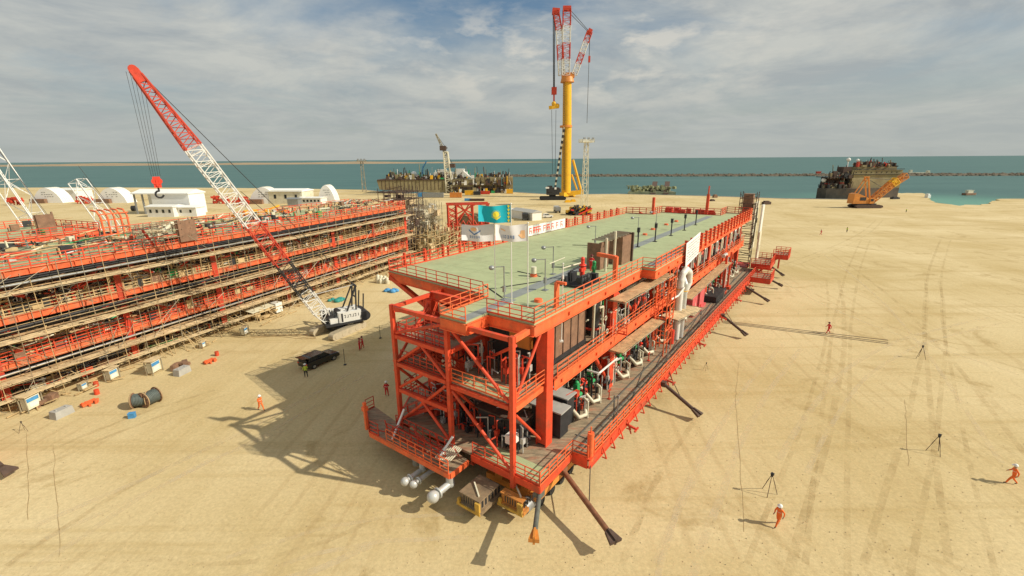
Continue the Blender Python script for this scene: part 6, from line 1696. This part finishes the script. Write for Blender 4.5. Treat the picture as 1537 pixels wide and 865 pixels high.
w_ = MB().box(bx(650), bx(700), 8, 16, zz(269), zz(259)).box(bx(655), bx(668), 8, 15, zz(259), zz(255)).box(bx(684), bx(696), 8, 14, zz(259), zz(254)).add([(bx(690), 6, zz(268)), (bx(706), 6, zz(267)), (bx(695), 6, zz(257)), (bx(690), 14, zz(268)), (bx(706), 14, zz(267)), (bx(695), 14, zz(257))], [(0, 1, 2), (5, 4, 3), (0, 3, 4, 1), (1, 4, 5, 2), (2, 5, 3, 0)])
o = w_.build('cabins', WHITE, bg_)
g = MB()
for k in range(12): g.box(bx(652 + k * 3.9), bx(653.6 + k * 3.9), 7.93, 8, zz(265), zz(263))
g.build('cabin_windows', GLASS, o)
MB().ball((bx(619), 10, zz(262)), 2.4, 12, 8).tube((bx(619), 10, zz(269)), (bx(619), 10, zz(263)), .5).build('white_dome', CANVAS, bg_)
MB().lattice((bx(675), 2, zz(290)), (bx(671), 2, zz(228)), 5.4, 5, 12, .5, .3, 3.0, 3).build('mast', CREAM, bg_)
MB().lattice((bx(672), 2, zz(234)), (bx(658), 2, zz(201)), 1.8, 1.8, 9, .22, .14, .8, .8).build('mast_tip', KHAKI, bg_)
MB().box(bx(663), bx(672), 0, 4, zz(226), zz(219)).bar((bx(664), 2, zz(224)), (bx(674), 2, zz(222)), .8).box(bx(676), bx(684), 0, 6, zz(252), zz(246)).build('mast_machinery', DKRUST, bg_)
MB().tube((bx(670), 2, zz(226)), (bx(681), 8, zz(250)), .2, None, 5).tube((bx(660), 2, zz(204)), (bx(672), 2, zz(222)), .15, None, 5).build('stays', ROPE, bg_)
MB().path([(bx(633), 8, zz(262)), (bx(634), 8, zz(252)), (bx(640), 8, zz(242))], .5, 6).build('blue_davit', BLUE, bg_)
# containers, skips and vehicles along the quay below it
def box_c(px, py, w, h, d, m, lab, cat='container', name='container', rz=0.0):
    p = at(px, py); b = MB().box(-w / 2, w / 2, 0, d, .15, h)
    n_ = max(3, int(w / .6))
    for i in range(n_): b.box(-w / 2 + (i + .2) * w / n_, -w / 2 + (i + .6) * w / n_, -.06, 0, .3, h - .2)
    b.box(-w / 2 - .05, w / 2 + .05, -.08, d + .05, h, h + .12).box(-w / 2, -w / 2 + .15, -.09, 0, .0, h).box(w / 2 - .15, w / 2, -.09, 0, 0, h)
    return tag(b.build(name, m, None, p, rz), lab, cat)
for a in ((650, 297, 14, 3.0, 3, STEEL, 'long grey container under the barge at its left'), (632, 296, 5, 2.6, 3, BLUE, 'small dark blue container left of the long grey one'), (684, 297, 8, 3.2, 3, CRANEORANGE, 'orange container below the barge cabins'),
          (704, 293, 6, 3.0, 3, YELLOW, 'yellow container right of the orange one'), (716, 293, 5, 2.4, 3, DARK, 'dark container between the yellow and red ones'), (728, 292, 7, 2.2, 3, RED, 'low red container at the quay'),
          (702, 302, 4, 1.4, 2, BLUE, 'low blue skip on the sand below the yellow container'), (716, 302, 9, 1.2, 3, DKRUST, 'long low dark skid on the sand right of the blue skip'),
          (765, 291, 5, 3.2, 3, YELLOW, 'yellow container at the right end of the barge')):
    box_c(*a)
box_c(776, 325, 6, 3.0, 6, WHITE, 'small white cabin just right of the turquoise flag', 'building', 'cabin')
wb = thing('site_building', 'long white gabled building seen end on, right of the turquoise flag', 'building', at(806, 331), R(35))
MB().box(-2.5, 2.5, 0, 15, 0, 3.4).build('walls', WHITE, wb)
MB().extrude([(-2.9, 3.3), (2.9, 3.3), (0, 4.3)], (0, -.3, 0), (1, 0, 0), (0, 0, 1), (0, 15.6, 0)).build('roof', CONCRETE, wb)
def truck(px, py, rz, m, m2, lab, load=True):
    t = thing('truck', lab, 'truck', at(px, py), rz, 'trucks and machines on the far sand')
    MB().box(-3.5, 3.2, -1.1, 1.1, .8, 1.2).build('chassis', DARK, t)
    c = MB().extrude([(1.6, 1.2), (3.5, 1.2), (3.5, 2.0), (3.1, 2.9), (1.6, 2.9)], (0, -1.2, 0), (1, 0, 0), (0, 0, 1), (0, 2.4, 0)).build('cab', m, t)
    MB().box(3.2, 3.5, -1, 1, 2.1, 2.7).box(2.0, 3.0, -1.23, -1.2, 2.0, 2.7).build('cab_windows', GLASS, c)
    MB().box(-3.5, 1.3, -1.2, 1.2, 1.2, 1.5 if not load else 2.8).build('load_bed', m2, t)
    for x in (-2.6, -1.5, 2.5):
        for y in (-.95, .95): MB().tube((x, y - .18, .5), (x, y + .18, .5), .5, None, 12).build('wheel', RUBBER, t)
truck(788, 330, R(90), REDV, DARK, 'dark truck with a red tail, left of the long white building')
truck(836, 319, R(95), WHITE, STEEL, 'grey and white truck standing behind the small white car')
def loader(px, py, rz, m, lab):
    t = thing('wheel_loader', lab, 'loader', at(px, py), rz, 'trucks and machines on the far sand')
    MB().box(-3, 1, -1.1, 1.1, .9, 2.1).box(-1.2, .6, -.9, .9, 2.1, 3.5).build('body', m, t)
    MB().box(-1.0, .62, -.92, .92, 2.3, 3.2).build('cab_glass', GLASS, t)
    MB().bar((.8, -.7, 1.8), (3.2, -.7, .8), .3).bar((.8, .7, 1.8), (3.2, .7, .8), .3).build('lift_arm', m, t)
    MB().extrude([(3.0, .1), (4.2, .1), (3.6, .5), (3.1, 1.2)], (0, -1.3, 0), (1, 0, 0), (0, 0, 1), (0, 2.6, 0)).build('bucket', DARK, t)
    for x in (-2.1, 1.2):
        for y in (-1.15, 1.15): MB().tube((x, y - .3, .8), (x, y + .3, .8), .8, None, 14).build('wheel', RUBBER, t)
loader(859, 322, R(20), YELLOW, 'yellow and dark loader left of the dark machinery heap on the far sand')
for (px, py, n_, lab) in ((872, 323, 40, 'dark heap of machinery with red and yellow parts on the far sand'),):
    root = thing('machinery_heap', lab, 'machinery', at(px, py), 0)
    q = random.Random(5)
    for m, nm in ((DARK, 'dark_pieces'), (YELLOW, 'yellow_pieces'), (REDV, 'red_pieces')):
        b = MB()
        for i in range(n_ if m is DARK else 7): b.bar((q.uniform(-5, 5), q.uniform(-2, 2), 0), (q.uniform(-5, 5), q.uniform(-2, 2), q.uniform(1, 4.5)), q.uniform(.3, .9))
        b.build(nm, m, root)
# low green and grey slipway barge at the quay right of the yellow crane
p = at(985, 292); s3 = scale_at(p)
lb = thing('landing_barge', 'low mossy barge with two dark ramps at the quay, right of the yellow crane', 'barge', (p.x, p.y + 3, SEA_Z), 0)
q = random.Random(6)
MB().prism([(-42 * s3, 0), (32 * s3, 0), (32 * s3, 30), (-10 * s3, 34), (-30 * s3, 18)], -1, 3.0).build('hull', mat('mossy_steel', (0.17, 0.19, 0.11), .85, 0, .4, .2, 0, (.32, .28, .2), .6), lb)
for x in (-8, 12): MB().add([(x * s3, -1, 2.2), ((x + 8) * s3, -1, 2.2), ((x + 24) * s3, 20, 9.5), ((x + 16) * s3, 20, 9.5), (x * s3, -1, 1.6), ((x + 8) * s3, -1, 1.6), ((x + 24) * s3, 20, 8.8), ((x + 16) * s3, 20, 8.8)], [(0, 1, 2, 3), (7, 6, 5, 4), (0, 4, 5, 1), (1, 5, 6, 2), (2, 6, 7, 3), (3, 7, 4, 0)]).build('ramp', DKRUST, lb)
b = MB()
for i in range(120): b.cbox((q.uniform(-30, 31) * s3, q.uniform(1, 25), 3.2 + q.random() * 3.0), (q.uniform(.6, 2.6), q.uniform(.6, 2), q.uniform(.4, 2.4)), q.random())
b.build('deck_gear', mat('mossy_gear', (0.24, 0.25, 0.13), .85, 0, .5, .3), lb)['kind'] = 'stuff'

# ================================================================ moored vessel at the right
VP = at(1290, 299); vs_ = scale_at(VP)
vb = thing('moored_ship', 'blunt khaki and dark ship moored behind the orange crane at the right', 'ship', (VP.x, VP.y + 8, SEA_Z), 0)
vx = lambda px: at_depth(px, 299, VP.y + 8).x - VP.x
vz = lambda py: height((VP.x, VP.y + 8), py) - SEA_Z
MB().prism([(vx(1232), 5), (vx(1238), 0), (vx(1280), -2), (vx(1350), 2), (vx(1362), 14), (vx(1250), 14)], -1, vz(283)).build('lower_hull', mat('rust_brown_hull', (0.085, 0.07, 0.055), .8, 0, .4, .2, 0, (.2, .11, .06), .7), vb)
MB().box(vx(1280), vx(1352), 3, 14, vz(283), vz(256)).prism([(vx(1276), 1.5), (vx(1340), 3), (vx(1340), 6), (vx(1276), 6)], vz(288), vz(268)).box(vx(1288), vx(1346), 5, 13, vz(256), vz(251)).build('deckhouse', KHAKI, vb)
MB().box(vx(1268), vx(1280), 6, 12, vz(272), vz(251)).box(vx(1246), vx(1268), 7, 12, vz(279), vz(267)).build('dark_bridge', DKRUST, vb)
MB().box(vx(1270), vx(1353), 2.4, 3, vz(262.5), vz(261.8)).box(vx(1280), vx(1353), 2.4, 3, vz(255), vz(254)).box(vx(1238), vx(1272), 1, 12, vz(267), vz(266)).build('deck_lines', DARK, vb)
b = MB()
for i in range(9): b.box(vx(1282 + i * 7.6), vx(1283.6 + i * 7.6), 2.9, 3.05, vz(260), vz(258.5)).box(vx(1282 + i * 7.6), vx(1283.2 + i * 7.6), 2.9, 3.05, vz(270), vz(268.6))
b.build('portholes', GLASS, vb)
cols_ = {'dark_deck_gear': DARK, 'rusty_deck_gear': DKRUST, 'white_deck_gear': CREAM, 'red_deck_gear': RED, 'khaki_deck_gear': KHAKI}
bb = {k: MB() for k in cols_}; q = random.Random(41)
for i in range(330):
    k = q.choices(list(bb), [6, 5, 2.2, 1.4, 3])[0]
    if q.random() < .5: px = q.uniform(1288, 1346); zb = vz(251.3); y = q.uniform(5, 12)
    else: px = q.uniform(1240, 1278); zb = vz(q.choice((283, 283, 268))); y = q.uniform(0, 10)
    h = abs(q.gauss(0, 1.3)) + .4 if px > 1278 else abs(q.gauss(0, 1.8)) + .6
    if q.random() < .6: bb[k].cbox((vx(px), y, zb + h / 2), (q.uniform(.6, 2.6), q.uniform(.6, 2.6), h))
    else: bb[k].tube((vx(px), y, zb), (vx(px) + q.uniform(-1.5, 1.5), y, zb + h * 1.7), q.uniform(.1, .3), None, 5)
for i in range(5): bb['red_deck_gear'].bar((vx(1300 + i * 9), 8, vz(251)), (vx(1305 + i * 9), 8, vz(244)), .5)
for k, b in bb.items(): b.build(k, cols_[k], vb)['kind'] = 'stuff'
MB().ball((vx(1278), 9, vz(240)), 1.2, 12, 8).ball((vx(1292), 9, vz(241)), .9, 10, 6).ball((vx(1241), 6, vz(271)), 1.4, 10, 6).tube((vx(1278), 9, vz(252)), (vx(1278), 9, vz(242)), .3).tube((vx(1292), 9, vz(251.5)), (vx(1292), 9, vz(242)), .2).build('white_domes', CANVAS, vb)
# quay rubble and small things near it
for (px, py, w, h, m, lab) in ((1343, 299, 5, 1.0, DARK, 'dark pontoon at the foot of the ship'), (1150, 307, 4.5, 1.4, DKRUST, 'dark steel skid on the far sand right of the module end tower'), (1073, 297, 2.5, 1.5, BROWN, 'small brown crate on the quay edge behind the module'),
                               (1069, 302, 2.4, .8, DKRUST, 'tiny dark pallet on the sand behind the module roof'), (1392, 297, 2.2, 1.8, CANVAS, 'small pale block at the inlet corner')):
    tag(MB().box(-w / 2, w / 2, -1, 1, 0, h).box(-w / 3, w / 4, -.7, .8, h, h * 1.4).bar((-w / 2, 0, h), (w / 2, 0, h * 1.2), .2).build('skid', m, None, at(px, py), .2), lab, 'skid')
bt_ = at(1455, 293, SEA_Z)
bo_ = thing('small_boat', 'small pale motor boat on the turquoise water at the right', 'boat', bt_, .2)
MB().prism([(-5, -1.5), (3, -1.6), (6, 0), (3, 1.6), (-5, 1.5)], -.2, 1.4).build('hull', BROWN, bo_)
MB().box(-3, 1.5, -1, 1, 1.4, 3.2).box(-3.3, 2, -1.2, 1.2, 3.2, 3.4).build('wheelhouse', CREAM, bo_)
# small harbour hut and mast on the breakwater
hb2 = at(1380, 262.5, SEA_Z); tag(MB().box(-18, 14, -2, 2, 1.4, 3.2).box(-16, -13, -2, 2, 3.2, 7).box(10, 13, -2, 2, 3.2, 6).build('pier_wall', CREAM, None, hb2), 'pale pier wall with two small huts on the breakwater right of the ship', 'pier')
hb3 = at(1228, 262.5, SEA_Z); tag(MB().box(-3, 3, -2, 2, 1.4, 4.6).box(-3.4, 3.4, -2.4, 2.4, 4.6, 5).build('harbour_hut', RED, None, hb3), 'small red hut on the breakwater left of the ship', 'hut')

# ================================================================ orange crawler crane at the right
OP = at(1297, 312); os_ = scale_at(OP)
oc = thing('crawler_crane', 'orange crawler crane with its boom lowered to the right, in front of the khaki ship', 'crane', OP, 0)
ox = lambda px: at_depth(px, 312, OP.y).x - OP.x
oz = lambda py: height(OP, py)
for y in (-3.2, 1.8):
    MB().extrude([(ox(1278), .6), (ox(1281), 0), (ox(1314), 0), (ox(1318), .5), (ox(1317), 1.3), (ox(1312), 1.7), (ox(1281), 1.7), (ox(1278), 1.2)], (0, y, 0), (1, 0, 0), (0, 0, 1), (0, 1.4, 0)).build('track', DKRUST, oc)
MB().box(ox(1282), ox(1310), -2, 2, .8, 2.2).build('undercarriage', DARK, oc)
MB().extrude([(ox(1274), 2.2), (ox(1303), 2.2), (ox(1303), 4.6), (ox(1298), 4.8), (ox(1279), 7.4), (ox(1275), 7.0)], (0, -2.2, 0), (1, 0, 0), (0, 0, 1), (0, 4.4, 0)).build('house', CRANEORANGE, oc)
MB().box(ox(1298), ox(1304), -2.6, -1.2, 2.2, 5.0).build('cab', CRANEORANGE, oc)
MB().cbox((ox(1288), -2.25, 4.6), (3, .08, 1.6)).cbox((ox(1301), -2.63, 4.0), (1.3, .08, 1.2)).build('dark_panels', DARK, oc)
ms = MB()
for y in (-1.2, 1.2): ms.bar((ox(1300), y, 4.5), (ox(1292), y, oz(266)), .5).bar((ox(1280), y, 6.5), (ox(1292), y, oz(268)), .4)
ms.bar((ox(1292), -1.5, oz(267)), (ox(1292), 1.5, oz(267)), .6).bar((ox(1288), 0, oz(266)), (ox(1296), 0, oz(266)), .6)
ms.build('mast', CRANEORANGE, oc)
MB().lattice((ox(1303), 0, 2.6), (ox(1330), 0, oz(277)), 2.2, 2.2, 9, .3, .2, 2.6, 2.8).build('boom_section', CRANEORANGE, oc)
MB().lattice((ox(1330), 0, oz(277)), (ox(1337), 0, oz(271)), 2.6, 2.8, 3, .36, .24).build('boom_section', YELLOW, oc)
MB().lattice((ox(1332), 3.5, oz(284)), (ox(1358), 3.5, oz(264)), 2.2, 2.2, 6, .3, .2, 2.2, 2.6).bar((ox(1340), 3.4, oz(278)), (ox(1354), 3.4, oz(267)), 1.6, .6).build('spare_boom', CRANEORANGE, oc)
MB().tube((ox(1292), 0, oz(267)), (ox(1336), 0, oz(271)), .12, None, 4).tube((ox(1292), .6, oz(267)), (ox(1318), .6, oz(281)), .12, None, 4).build('pendant_rope', ROPE, oc)

lad = MB()
for k in range(60): lad.bar(C3(845.5, 284 - k * 2.7, -3.3), C3(847.5, 284 - k * 2.7, -3.3), .16)
for px in (845.5, 847.5): lad.bar(C3(px, 286, -3.4), C3(px, 122, -3.1), .2)
lad.build('mast_ladder', DKRUST, yc)
